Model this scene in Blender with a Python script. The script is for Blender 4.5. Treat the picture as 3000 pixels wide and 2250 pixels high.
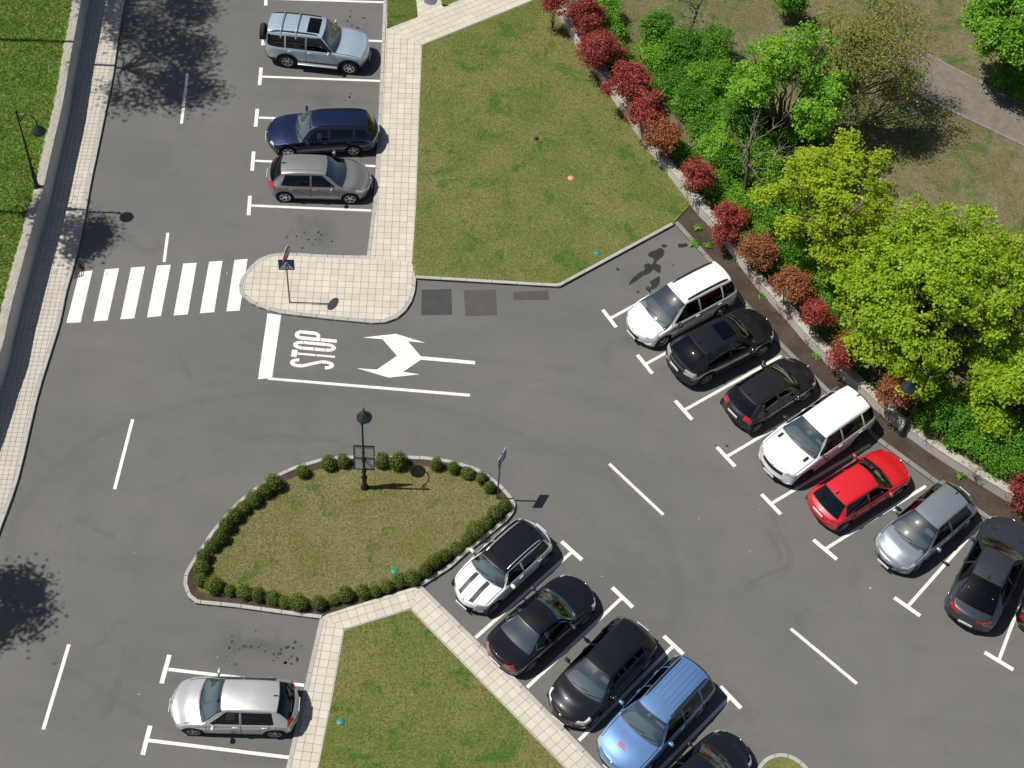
import bpy, bmesh, math, random
import numpy as np
from mathutils import Vector, Matrix
for _o in list(bpy.data.objects): bpy.data.objects.remove(_o)
SC = bpy.context.scene
COL = SC.collection
# ------------------------------------------------------------------ camera
_c = bpy.data.cameras.new('camera'); CAM = bpy.data.objects.new('camera', _c); COL.objects.link(CAM)
_c.sensor_fit = 'HORIZONTAL'; _c.sensor_width = 36.0; _c.lens = 57.823; _c.clip_start = 0.5; _c.clip_end = 800.0
CAM.matrix_world = Matrix(((0.995865, -0.090844, 0.0, 0.0), (0.074415, 0.815765, -0.573576, -38.0), (0.052106, 0.571205, 0.819152, 51.0), (0, 0, 0, 1)))
SC.camera = CAM
# ------------------------------------------------------------------ sky and sun
SUN_EL, SHADOW_AZ = 61.4, 4.0            # elevation; direction in which the shadows fall, from +x
W = bpy.data.worlds.new('World'); SC.world = W; W.use_nodes = True
_nt = W.node_tree; _bg = _nt.nodes['Background']; _sky = _nt.nodes.new('ShaderNodeTexSky')
_sky.sky_type = 'NISHITA'; _sky.sun_disc = False; _sky.sun_elevation = math.radians(SUN_EL)
_sky.sun_rotation = math.radians(90.0 - (SHADOW_AZ + 180.0)); _sky.air_density = 1.0; _sky.dust_density = 1.2; _sky.ozone_density = 1.0
_nt.links.new(_sky.outputs[0], _bg.inputs[0]); _bg.inputs[1].default_value = 0.058
_l = bpy.data.lights.new('sun', 'SUN'); _l.energy = 4.9; _l.angle = math.radians(0.53); _l.color = (1.0, 0.955, 0.88)
SUN = bpy.data.objects.new('sun', _l); COL.objects.link(SUN); SUN.location = (-30, -2, 60)
_e, _a = math.radians(SUN_EL), math.radians(SHADOW_AZ)
SUN.rotation_euler = Vector((math.cos(_e)*math.cos(_a), math.cos(_e)*math.sin(_a), -math.sin(_e))).to_track_quat('-Z', 'Y').to_euler()
SC.view_settings.view_transform = 'Standard'; SC.view_settings.look = 'None'; SC.view_settings.exposure = 0.0; SC.view_settings.gamma = 1.0
SC.view_settings.use_curve_mapping = False
SC.render.engine = 'CYCLES'
SC.cycles.max_bounces = 7; SC.cycles.transparent_max_bounces = 12; SC.cycles.caustics_reflective = False; SC.cycles.caustics_refractive = False
SC.cycles.sample_clamp_indirect = 6.0
# ------------------------------------------------------------------ survey of the place, in metres
LAYOUT = {'P': {},
 'arrow': [(-5.873, -0.758), (-4.625, -0.438), (-3.457, -0.738), (-4.123, -0.743), (-3.569, -1.386), (-1.478, -1.384), (-1.474, -1.541), (-3.542, -1.552),
           (-4.151, -2.188), (-3.512, -2.232), (-4.657, -2.515), (-5.913, -2.213), (-5.15, -2.197), (-4.468, -1.47), (-5.113, -0.748)],
 'bare': {'b1': [(8.773, 7.307)], 'b2': [(9.412, 8.196)], 'b3': [(6.26, 16.563)], 's1': [(15.634, -3.481)], 's2': [(17.371, -4.703)]},
 'bays': [((-12.609, 18.02), (-12.467, 17.004), (-12.498, 17.455), (-7.298, 17.904)), ((-12.283, 15.478), (-12.195, 14.496), (-12.208, 15.018), (-7.075, 15.425)),
          ((-12.045, 13.138), (-11.942, 12.083), (-11.958, 12.599), (-6.87, 12.983)), ((-11.806, 10.694), (-11.713, 9.652), (-11.723, 10.189), (-6.686, 10.55)),
          ((-11.56, 8.254), (-11.45, 7.192), (-11.477, 7.751), (-6.459, 8.062)), ((-11.312, 5.837), (-11.197, 4.805), (-11.227, 5.322), (-6.332, 5.638)),
          ((-10.622, -14.615), (-10.68, -15.663), (-10.613, -15.137), (-5.986, -15.268)), ((-10.753, -17.169), (-10.797, -18.187), (-10.751, -17.674), (-6.077, -17.822)),
          ((-10.876, -19.613), (-10.909, -20.647), (-10.871, -20.131), (-6.225, -20.314)), ((3.28, 1.649), (3.839, 0.846), (3.588, 1.249), (7.272, 4.272)),
          ((4.71, -0.392), (5.304, -1.211), (5.026, -0.804), (8.753, 2.209)), ((6.208, -2.371), (6.855, -3.165), (6.553, -2.768), (10.29, 0.197)),
          ((7.794, -4.295), (8.467, -5.076), (8.146, -4.691), (11.881, -1.668)), ((9.435, -6.168), (10.123, -6.946), (9.786, -6.535), (13.555, -3.563)),
          ((11.283, -7.888), (12.102, -8.609), (11.705, -8.225), (15.529, -5.171)), ((14.077, -9.935), (14.95, -10.562), (14.52, -10.256), (17.499, -6.496)),
          ((17.102, -11.748), (18.045, -12.319), (17.561, -12.036), (19.31, -7.891)), ((2.262, -8.9), (3.023, -9.568), (2.662, -9.273), (-0.456, -12.959)),
          ((4.135, -10.551), (4.883, -11.254), (4.495, -10.915), (1.429, -14.612)), ((5.98, -12.247), (6.666, -12.861), (6.339, -12.562), (3.264, -16.327)),
          ((7.939, -13.937), (8.637, -14.66), (8.268, -14.293), (5.149, -18.049))],
 'box': [(-6.34, -6.746, 0.289), (-5.816, -6.616, 0.289), (-4.439, -6.431, 0.301), (-3.82, -6.438, 0.349), (-2.466, -6.401, 0.289), (-1.842, -6.465, 0.27),
         (-1.306, -6.589, 0.24), (-0.797, -6.766, 0.228), (-0.46, -7.126, 0.252), (-7.212, -7.18, 0.301), (-8.131, -7.802, 0.313), (-8.422, -8.153, 0.289),
         (-8.797, -8.525, 0.313), (-9.08, -8.927, 0.301), (-9.32, -9.286, 0.27), (-9.541, -9.738, 0.301), (-9.669, -10.197, 0.301), (-9.907, -10.527, 0.289),
         (-10.108, -10.986, 0.313), (-10.113, -11.408, 0.301), (-10.045, -11.878, 0.27), (-9.544, -12.057, 0.313), (-8.983, -12.163, 0.24), (-8.502, -12.179, 0.27),
         (-7.976, -12.256, 0.283), (-7.49, -12.305, 0.27), (-7.066, -12.411, 0.252), (-6.586, -12.427, 0.313), (-5.908, -12.371, 0.301), (-5.417, -12.126, 0.228),
         (-5.031, -11.956, 0.313), (-4.472, -11.754, 0.27), (-4.054, -11.678, 0.252), (-3.656, -11.473, 0.252), (-3.276, -11.196, 0.27), (-2.848, -11.072, 0.331),
         (-2.409, -10.76, 0.27), (-2.154, -10.364, 0.313), (-1.824, -10.093, 0.289), (-1.443, -9.714, 0.27), (-1.088, -9.334, 0.27), (-0.818, -8.996, 0.301),
         (-0.488, -8.614, 0.27), (-0.187, -8.233, 0.289), (0.115, -7.813, 0.289)],
 'bushes': [(2.485, 17.153, 0.9, 0.72), (4.963, 16.047, 1.0, 0.75), (6.175, 14.698, 1.2, 1.42), (4.803, 14.834, 0.9, 0.85), (7.376, 15.426, 1.2, 0.85),
            (5.631, 13.009, 1.0, 1.04), (7.515, 13.388, 1.0, 1.13), (6.65, 11.865, 0.9, 0.85), (8.351, 10.485, 1.3, 1.13), (7.432, 9.602, 1.0, 0.94),
            (9.327, 9.649, 1.2, 1.13), (8.964, 12.27, 1.2, 0.85), (7.851, 8.031, 0.8, 0.75), (9.341, 6.367, 0.9, 0.85), (10.259, 4.377, 0.8, 0.66),
            (11.138, 3.453, 0.9, 0.66), (10.256, 7.964, 1.2, 0.94), (11.258, 10.582, 1.3, 0.94), (11.889, 2.767, 0.7, 0.57), (12.499, -0.68, 0.6, 0.57),
            (13.519, -1.07, 0.7, 0.6), (15.699, -2.633, 0.7, 0.72), (16.501, -3.478, 0.7, 0.75), (17.307, -4.106, 0.7, 0.72), (17.987, -4.475, 0.6, 0.66),
            (18.609, -4.194, 0.9, 0.75), (20.697, 15.777, 1.0, 0.91), (9.745, 5.849, 0.7, 0.57), (12.158, 5.163, 0.7, 0.57), (10.67, 18.354, 1.2, 0.75),
            (2.94, 16.289, 0.8, 0.57), (3.513, 14.875, 0.7, 0.53), (17.29, -2.0, 0.8, 0.75), (15.374, -3.057, 0.5, 0.47), (8.587, 9.094, 1.0, 0.91),
            (9.769, 10.89, 1.2, 0.94), (8.325, 6.953, 0.8, 0.79), (8.896, 5.261, 0.7, 0.64), (10.282, 6.48, 0.9, 0.85), (10.931, 7.631, 1.1, 0.85),
            (7.247, 10.862, 0.9, 0.85), (9.649, 4.469, 0.6, 0.57), (11.285, 5.376, 0.9, 0.75), (13.217, -0.015, 0.7, 0.6), (6.133, 9.815, 0.6, 0.57),
            (6.607, 13.171, 1.1, 1.04), (4.488, 12.987, 0.6, 0.53), (10.783, 1.571, 0.6, 0.53), (11.613, 3.354, 0.8, 0.66), (14.388, -2.117, 0.5, 0.53),
            (18.013, -3.584, 0.8, 0.75), (9.592, 8.01, 1.2, 0.85), (16.447, -2.722, 0.8, 0.83), (17.258, -3.358, 0.8, 0.83), (15.756, -1.848, 0.7, 0.72),
            (14.935, -1.379, 0.6, 0.6), (18.0, -4.031, 0.7, 0.75), (13.063, 0.521, 0.7, 0.68), (12.054, 1.716, 0.6, 0.57)],
 'cars': {'c1': (-10.524, 14.117, -1.4, 2.39),
          'c10': (15.623, -6.841, -134.6, 1.95),
          'c11': (17.229, -9.183, 63.5, 1.87),
          'c13': (0.661, -10.118, -129.4, 1.88),
          'c14': (1.583, -12.616, 48.0, 1.19),
          'c15': (4.266, -13.569, -127.1, 2.2),
          'c16': (6.171, -14.954, -128.0, 2.48),
          'c2': (-8.09, 9.26, -171.1, 2.32),
          'c3': (-9.127, 6.569, 5.0, 1.75),
          'c4': (-7.484, -16.408, -176.2, 1.67),
          'c5': (6.843, 2.187, -141.6, 2.77),
          'c6': (7.498, -0.277, 36.7, 1.73),
          'c7': (9.314, -2.317, 41.2, 1.76),
          'c8': (11.937, -3.341, -137.3, 2.29),
          'c9': (12.461, -6.241, 39.3, 1.84)},
 'covers': {'orange': [(1.654, 8.291)], 'stump': [(0.053, 10.328)], 'teal': [(2.927, 4.425), (-3.49, -10.73), (-4.612, -16.475)]},
 'crosswalk': [[(-17.219, 1.153), (-16.735, 1.288), (-16.632, -1.26), (-17.158, -1.343)], [(-16.274, 1.396), (-15.742, 1.521), (-15.643, -1.043), (-16.164, -1.155)],
               [(-15.288, 1.613), (-14.761, 1.714), (-14.66, -0.834), (-15.171, -0.944)], [(-14.309, 1.822), (-13.786, 1.922), (-13.676, -0.609), (-14.191, -0.743)],
               [(-13.321, 2.039), (-12.803, 2.14), (-12.675, -0.419), (-13.202, -0.532)], [(-12.334, 2.25), (-11.82, 2.349), (-11.695, -0.194), (-12.229, -0.315)],
               [(-11.361, 2.451), (-10.86, 2.565), (-10.74, -0.008), (-11.239, -0.103)]],
 'dashes': [((-15.103, 12.406), (-14.8, 9.453)), ((-14.214, 3.516), (-14.072, 2.029)), ((-13.769, -5.41), (-13.792, -8.435)), ((-14.017, -14.567), (-14.152, -17.634)),
            ((3.824, -5.461), (5.865, -7.418)), ((10.382, -11.521), (12.599, -13.375)), ((-15.981, 18.74), (-15.897, 17.062))],
 'diag_walk': [(-6.929, 16.102), (-5.654, 17.044), (-5.855, 18.137), (-6.178, 19.949), (-5.071, 20.099), (-4.762, 18.282), (-4.594, 17.848), (-3.895, 18.398),
               (-1.81, 20.163), (1.139, 20.56), (-0.799, 18.718), (-5.324, 15.313)],
 'drain': [(-17.406, 1.52), (-17.13, 1.67), (-17.029, 0.981), (-17.382, 0.778)],
 'edge_line': [(-9.177, -3.003), (-1.54, -2.915), (-1.537, -3.051), (-9.159, -3.115)],
 'hedge_island': [(-5.738, -12.82), (-7.142, -12.768), (-8.616, -12.688), (-10.063, -12.676), (-10.409, -12.445), (-10.636, -12.002), (-10.679, -11.61),
                  (-10.615, -11.349), (-10.415, -10.778), (-10.099, -9.927), (-9.79, -9.273), (-9.331, -8.497), (-8.821, -7.872), (-8.286, -7.354), (-7.621, -6.878),
                  (-6.645, -6.404), (-6.172, -6.283), (-5.625, -6.194), (-4.574, -6.06), (-3.533, -5.968), (-2.909, -5.931), (-1.971, -5.98), (-1.018, -6.198),
                  (-0.574, -6.449), (0.019, -6.899), (0.368, -7.293), (0.54, -7.586), (0.498, -7.92), (0.309, -8.285), (-0.194, -8.834), (-1.02, -9.747),
                  (-1.545, -10.412), (-2.481, -11.238)],
 'hedge_walk_edge': [(-2.482, -11.228), (-2.655, -11.264), (-4.602, -12.163), (-5.59, -12.636), (-5.741, -12.81)],
 'kerb_island': [(-7.66, 22.631), (-7.449, 19.778), (-7.302, 17.944), (-6.847, 12.94), (-6.632, 10.379), (-6.454, 8.282), (-6.285, 5.88), (-6.201, 3.191),
                 (-7.124, 3.108), (-8.036, 3.036), (-8.807, 3.017), (-9.68, 2.938), (-10.052, 2.799), (-10.407, 2.543), (-10.643, 2.195), (-10.815, 1.799),
                 (-10.931, 1.473), (-10.962, 1.168), (-10.906, 0.898), (-10.746, 0.641), (-10.43, 0.367), (-10.067, 0.195), (-9.615, 0.066), (-9.126, -0.027),
                 (-8.547, -0.06), (-7.107, -0.098), (-5.618, -0.107), (-5.109, -0.018), (-4.655, 0.251), (-4.365, 0.647), (-4.178, 1.148), (-4.113, 1.649),
                 (-4.131, 2.219)],
 'kerb_lawn': [(-4.156, 2.28), (1.506, 2.509), (5.97, 6.263)],
 'kerb_left': [(-18.967, 21.069), (-18.765, 18.559), (-18.633, 16.434), (-18.464, 14.471), (-18.167, 11.854), (-18.033, 9.864), (-17.88, 7.652), (-17.758, 5.719),
               (-17.578, 3.66), (-17.468, 1.548), (-17.46, 0.092), (-17.362, -1.406), (-17.375, -2.854), (-17.388, -4.976), (-17.231, -8.378), (-17.344, -10.544),
               (-17.444, -12.654), (-17.579, -15.109)],
 'kerb_se': [(-2.466, -11.226), (-0.371, -13.119), (1.399, -14.688), (3.891, -17.05), (6.214, -19.309)],
 'kerb_sw': [(-5.803, -12.816), (-5.945, -15.201), (-6.076, -17.392), (-6.128, -18.237), (-6.278, -20.4)],
 'lawn_a': [(-7.356, 19.79), (-7.138, 17.966), (-6.929, 16.102), (-5.654, 17.044), (-5.855, 18.137), (-6.178, 19.949)],
 'lawn_b': [(-5.071, 20.099), (-4.762, 18.282), (-4.594, 17.848), (-3.895, 18.398), (-1.81, 20.163), (-1.417, 20.593)],
 'lawn_main': [(-5.324, 15.313), (-4.959, 10.589), (-4.587, 6.085), (-4.409, 3.082), (-4.305, 2.81), (-4.174, 2.449)],
 'lawn_se': [(-4.952, -13.134), (-2.759, -12.118), (-2.069, -12.766), (0.5, -15.128), (2.902, -17.358), (5.21, -19.403), (-5.329, -20.386), (-5.139, -18.127),
             (-5.028, -15.82)],
 'lawn_top': [(-0.799, 18.718), (1.139, 20.56)],
 'litter': [(-11.546, 1.761), (-12.383, -12.832), (-18.356, 3.58), (9.561, -3.153), (9.343, -6.817), (5.972, -6.881), (7.156, -7.437), (9.672, -7.366),
            (-12.573, -10.917), (2.956, -10.508), (3.754, -10.15), (3.797, -11.149), (13.247, -9.636), (-6.681, -5.585), (-9.012, -14.545), (-10.758, -14.634),
            (-11.342, -16.12), (-15.545, -2.094), (-14.689, -6.415), (-2.105, 0.325), (-7.457, -0.062), (13.898, -15.143), (8.99, -8.583), (-9.062, 4.692),
            (-16.414, 6.354), (12.883, -6.834)],
 'manhole': [(-5.208, 18.14)],
 'park_path': [(15.732, 18.543), (16.704, 17.48), (18.179, 16.501), (21.103, 14.594), (23.321, 13.21), (22.952, 10.228), (20.861, 12.279), (18.548, 13.576),
               (16.322, 14.832), (14.868, 16.075)],
 'patches': [[(-3.868, 1.817), (-2.716, 1.997), (-2.558, 0.726), (-3.753, 0.567)], [(-2.221, 1.984), (-0.975, 2.176), (-0.818, 0.903), (-2.051, 0.716)],
             [(-0.292, 2.115), (1.065, 2.366), (1.168, 1.89), (-0.227, 1.728)]],
 'planter': [(8.988, -17.426), (9.084, -16.91), (9.287, -16.523), (9.58, -16.286), (9.981, -16.166), (10.377, -16.241), (10.708, -16.467), (11.106, -16.908),
             (11.616, -17.491)],
 'pt': {'c12': (18.148, -10.93),
        'c17': (7.87, -16.781),
        'lamp_c': (-4.939, -7.475),
        'lamp_l': (-19.339, 4.103),
        'lamp_r': (14.795, -2.991),
        'sign1': (-8.868, 0.523),
        'sign2': (-0.156, -7.434)},
 'red': [(0.384, 16.941, 0.444, 1.7, 0), (1.679, 16.23, 0.667, 1.7, 0), (2.526, 14.411, 0.833, 1.7, 0), (3.826, 12.43, 0.815, 1.7, 0), (4.614, 10.826, 0.704, 1.7, 0.35),
         (5.22, 9.634, 0.611, 1.7, 0.7), (6.695, 7.584, 0.611, 1.7, 0.1), (8.098, 5.785, 0.519, 1.6, 0.2), (7.953, 5.187, 0.444, 1.0, 0.1), (9.17, 3.862, 0.63, 1.7, 0.9),
         (10.407, 2.268, 0.667, 1.7, 0.8), (11.368, 0.912, 0.519, 1.7, 0.2), (12.289, -0.491, 0.611, 1.6, 0.1), (14.176, -2.227, 0.63, 1.7, 0.6),
         (18.606, -5.698, 0.333, 1.4, 0.1), (18.959, -6.042, 0.37, 0.9, 0.1)],
 'shade': {'t1': (-23.11, 12.0, 12.5, 2.45), 't2': (-24.4, 16.07, 13.0, 2.3), 't3': (-23.3, 2.43, 10.5, 0.95), 't4': (-21.77, -13.77, 9.5, 1.4)},
 'smudges': [(-8.44, 4.277), (-7.221, -14.024), (-8.316, -14.047), (-9.094, 11.585), (4.833, 3.439), (-8.291, 16.12)],
 'spots': [(-7.691, 11.787), (-8.009, 12.059), (-8.044, 11.849), (-8.017, 11.89), (-8.008, 11.871), (-8.192, 11.663), (-7.818, 11.599), (-9.118, 3.935), (-9.358, 4.198),
           (-8.837, 4.146), (-9.517, 3.837), (-8.622, 3.831), (-9.483, 3.97), (-8.92, 3.896), (-9.381, 3.859), (-8.802, 3.369), (-8.355, 3.862), (-8.288, 4.25),
           (-8.279, 3.955), (-7.691, 3.836), (-8.421, 3.585), (-8.145, 4.123), (-8.177, 3.875), (-7.014, -14.181), (-7.469, -14.164), (-6.377, -14.29), (-6.338, -14.342),
           (-6.284, -13.866), (-6.516, -13.732), (-6.989, -13.768), (-6.35, -14.388), (-6.739, -14.519), (-6.945, -14.2), (-6.716, -13.921), (-6.529, -14.532),
           (-7.035, -14.366), (-6.725, -14.517), (-6.553, -14.271), (-6.515, -14.177), (-7.138, -14.479), (-7.168, -14.24), (-6.559, -13.953), (-6.648, -14.383),
           (-6.768, -13.963), (-7.709, -14.04), (-6.94, -14.059), (-7.03, -14.256), (-6.921, -14.143), (-6.538, -13.947), (-8.366, -14.742), (-7.92, -13.45),
           (-8.34, -14.168), (-7.635, -13.947), (-8.67, -13.731), (-7.953, -14.038), (-8.629, -13.924), (-8.517, -14.243), (-8.684, -14.174), (-7.828, -14.088),
           (-8.711, -14.485), (-8.681, -14.152), (-8.858, -13.379), (-8.188, -14.052), (-8.368, 16.456), (-8.659, 16.788), (-8.331, 15.867), (-8.024, 16.792),
           (-8.131, 16.763), (-8.502, 16.225), (-8.651, 17.134), (-8.73, 16.476), (-8.236, 16.121), (7.842, -4.276), (8.079, -4.124), (8.164, -4.207), (7.812, -4.328),
           (7.738, -4.191)],
 'stains': [[(4.251, 2.986), (4.354, 3.286), (4.636, 3.667), (4.88, 3.87), (4.829, 4.069), (5.007, 4.207), (5.145, 4.164), (5.229, 4.439), (4.997, 4.588), (5.038, 4.771),
             (5.308, 4.951), (5.489, 5.061), (5.63, 4.929), (5.59, 4.658), (5.434, 4.463), (5.325, 4.244), (5.511, 4.119), (5.496, 3.768), (5.336, 3.807), (5.22, 3.91),
             (5.111, 3.723), (4.799, 3.512), (4.581, 3.255), (4.404, 3.119)],
            [(5.077, 3.284), (5.255, 3.42), (5.455, 3.588), (5.482, 3.36), (5.422, 3.065), (5.223, 2.898), (5.066, 2.851), (5.173, 3.093)],
            [(5.508, 5.243), (5.761, 5.243), (5.741, 5.121), (5.58, 5.102)], [(3.7, 3.82), (3.86, 3.797), (3.841, 3.69), (3.727, 3.706)],
            [(4.552, 2.723), (4.709, 2.753), (4.668, 2.605)], [(6.173, 5.351), (6.54, 5.425), (6.589, 5.251), (6.222, 5.148)],
            [(5.963, 4.261), (6.055, 4.254), (6.01, 4.178)], [(5.825, 4.362), (5.879, 4.35), (5.849, 4.288)]],
 'stop_bar': [(-9.656, -0.012), (-9.123, -0.053), (-9.002, -3.017), (-9.519, -3.132)],
 'stop_letters': {'S': [(-6.77, -2.367), (-6.864, -1.856), (-8.494, -2.04), (-8.43, -2.553)]},
 'stop_text': [(-6.766, -2.395), (-6.845, -0.678), (-8.472, -0.656), (-8.45, -2.422)],
 'strip_right': [(5.998, 6.418), (7.296, 4.708), (8.75, 2.579), (10.215, 0.624), (11.269, -0.6), (11.888, -1.301), (13.616, -3.246), (15.758, -4.964), (17.568, -6.319),
                 (19.285, -7.568), (21.499, -9.177)],
 'trees': {'brown_thin': (13.177, 12.807, 4.4),
           'green_tall': (9.938, 10.066, 4.6),
           'maple_big': (15.612, 0.708, 3.6),
           'maple_low': (18.522, -2.472, 2.6),
           'maple_mid': (11.638, 4.521, 3.9),
           'maple_se': (17.246, -1.748, 4),
           'top_right': (19.925, 15.844, 4.2)},
 'tufts': [(6.838, 5.414), (6.98, 6.244), (7.403, 5.359), (7.968, 5.182), (8.661, 4.779), (11.008, 1.421), (11.661, 0.26), (15.641, -4.503), (16.835, -4.638),
           (17.857, -5.669), (9.629, 2.991), (10.528, 1.937)],
 'walk_lawn_edge': [(-4.305, 2.81), (-4.409, 3.082), (-4.587, 6.085), (-4.959, 10.589), (-5.324, 15.313)],
 'wall_left': [(-20.576, 20.823), (-20.324, 18.324), (-20.166, 16.208), (-19.954, 14.254), (-19.698, 11.442), (-19.398, 8.76), (-19.264, 6.61), (-19.117, 4.537),
               (-19.066, 3.15), (-19.024, 1.677), (-18.952, -0.324), (-18.907, -1.375), (-18.866, -2.254), (-18.756, -3.604), (-18.796, -4.812), (-18.812, -6.741),
               (-18.979, -9.882), (-19.097, -13.543)],
 'wall_right': [(-0.862, 21.411), (0.116, 19.348), (0.565, 18.489), (1.528, 16.372), (3.005, 13.8), (3.458, 12.962), (5.183, 10.008), (6.238, 8.443), (7.037, 7.142),
                (7.798, 6.187), (9.188, 3.931), (9.767, 3.104), (10.658, 1.982), (11.285, 1.078), (12.182, 0.022), (12.999, -0.849), (13.668, -1.592), (14.727, -2.66),
                (15.973, -3.685), (17.726, -4.874), (18.686, -5.487), (20.321, -6.566), (22.163, -7.804)]}
from mathutils.geometry import tessellate_polygon
rnd = random.Random(7); nrg = np.random.RandomState(11)
# ================================================================== helpers
def tag(o, label=None, cat=None, group=None, kind=None):
    if label: o['label'] = label
    if cat: o['category'] = cat
    if group: o['group'] = group
    if kind: o['kind'] = kind
    return o
def link(name, me, parent=None):
    o = bpy.data.objects.new(name, me); COL.objects.link(o)
    if parent is not None: o.parent = parent
    return o
def empty(name, loc, rz=0.0):
    o = link(name, None); o.location = loc; o.rotation_euler = (0, 0, rz); o.empty_display_size = 0.3
    return o
def smooth(me, on=True):
    me.polygons.foreach_set('use_smooth', [on]*len(me.polygons)); me.update()
def mesh(name, verts, faces, mat=None, sm=False):
    me = bpy.data.meshes.new(name); me.from_pydata([tuple(v) for v in verts], [], [tuple(f) for f in faces]); me.update()
    if mat is not None: me.materials.append(mat)
    if sm: smooth(me)
    return me
def bm_mesh(name, bm, mat=None, sm=False):
    bmesh.ops.recalc_face_normals(bm, faces=bm.faces[:])
    me = bpy.data.meshes.new(name); bm.to_mesh(me); bm.free()
    if mat is not None:
        for m in (mat if isinstance(mat, (list, tuple)) else [mat]): me.materials.append(m)
    if sm: smooth(me)
    return me
def area2(P): return sum(P[i][0]*P[(i+1) % len(P)][1]-P[(i+1) % len(P)][0]*P[i][1] for i in range(len(P)))/2
def ccw(P): return list(P) if area2(P) > 0 else list(reversed(P))
def inpoly(x, y, P):
    c = False; j = len(P)-1
    for i in range(len(P)):
        if (P[i][1] > y) != (P[j][1] > y) and x < (P[j][0]-P[i][0])*(y-P[i][1])/(P[j][1]-P[i][1])+P[i][0]: c = not c
        j = i
    return c
def inpoly_np(X, Y, P):
    c = np.zeros(len(X), bool); j = len(P)-1
    for i in range(len(P)):
        xi, yi = P[i]; xj, yj = P[j]
        if yi != yj:
            c ^= ((yi > Y) != (yj > Y)) & (X < (xj-xi)*(Y-yi)/(yj-yi)+xi)
        j = i
    return c
def offset(P, d, closed=False):
    """offset a polyline to its left by d (mitred)"""
    n = len(P); out = []
    for i in range(n):
        a = Vector(P[i-1]) if (i > 0 or closed) else None
        b = Vector(P[i]); c = Vector(P[(i+1) % n]) if (i < n-1 or closed) else None
        t1 = (b-a).normalized() if a is not None else None; t2 = (c-b).normalized() if c is not None else None
        if t1 is None: t1 = t2
        if t2 is None: t2 = t1
        n1 = Vector((-t1.y, t1.x)); n2 = Vector((-t2.y, t2.x)); m = n1+n2
        if m.length < 1e-4: m = n1.copy()
        m.normalize(); k = d/max(0.4, m.dot(n1)); q = b+m*k; out.append((q.x, q.y))
    return out
def resample(P, step):
    P = [Vector(p) for p in P]; out = [P[0].copy()]; acc = 0.0
    L = [(P[i+1]-P[i]).length for i in range(len(P)-1)]; tot = sum(L); n = max(1, round(tot/step)); st = tot/n
    k = 1; pos = 0.0
    for i, l in enumerate(L):
        while k < n and k*st <= pos+l+1e-9:
            out.append(P[i].lerp(P[i+1], (k*st-pos)/l)); k += 1
        pos += l
    out.append(P[-1].copy()); return [(p.x, p.y) for p in out]
def smooth_line(P, n=4):
    out = []
    for i in range(len(P)-1):
        p0 = Vector(P[max(0, i-1)]); p1 = Vector(P[i]); p2 = Vector(P[i+1]); p3 = Vector(P[min(len(P)-1, i+2)])
        for k in range(n):
            t = k/n; q = 0.5*((2*p1)+(p2-p0)*t+(2*p0-5*p1+4*p2-p3)*t*t+(3*p1-p0-3*p2+p3)*t**3); out.append((q.x, q.y))
    out.append(tuple(P[-1])); return out
def slab(name, P, z0, z1, mat, parent=None):
    """filled polygon with side skirts, triangulated"""
    P = ccw(P); Q = []
    for p in P:
        if not Q or (p[0]-Q[-1][0])**2+(p[1]-Q[-1][1])**2 > 1e-4: Q.append(p)
    P = Q; bm = bmesh.new(); top = [bm.verts.new((x, y, z1)) for x, y in P]
    for t in tessellate_polygon([[Vector((x, y, 0)) for x, y in P]]): bm.faces.new([top[i] for i in t])
    if z0 is not None:
        bot = [bm.verts.new((x, y, z0)) for x, y in P]; n = len(P)
        for i in range(n): bm.faces.new((bot[i], bot[(i+1) % n], top[(i+1) % n], top[i]))
    return link(name, bm_mesh(name, bm, mat), parent)
def clip_to_rect(P, rect):
    """Sutherland-Hodgman: polygon P cut by the convex quad rect (ccw)"""
    out = list(P)
    for i in range(len(rect)):
        ax, ay = rect[i]; bx, by = rect[(i+1) % len(rect)]; inp, out = out, []
        if not inp: return []
        ins = lambda p: (bx-ax)*(p[1]-ay)-(by-ay)*(p[0]-ax) >= -1e-9
        for j in range(len(inp)):
            p, q = inp[j-1], inp[j]; ip, iq = ins(p), ins(q)
            if ip != iq:
                d = (bx-ax)*(q[1]-p[1])-(by-ay)*(q[0]-p[0])
                if abs(d) > 1e-12:
                    t = -((bx-ax)*(p[1]-ay)-(by-ay)*(p[0]-ax))/d; out.append((p[0]+t*(q[0]-p[0]), p[1]+t*(q[1]-p[1])))
            if iq: out.append(q)
    return out
def prism(P, z0, z1, ch=0.006):
    """flat stone with a chamfered top: verts, faces"""
    n = len(P); I = offset(P, ch, True)
    v = [(x, y, z0) for x, y in P]+[(x, y, z1-ch) for x, y in P]+[(x, y, z1) for x, y in I]
    f = []
    for r in (0, 1):
        for i in range(n): f.append((r*n+i, r*n+(i+1) % n, (r+1)*n+(i+1) % n, (r+1)*n+i))
    f.append(tuple(range(2*n, 3*n))); return v, f
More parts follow.
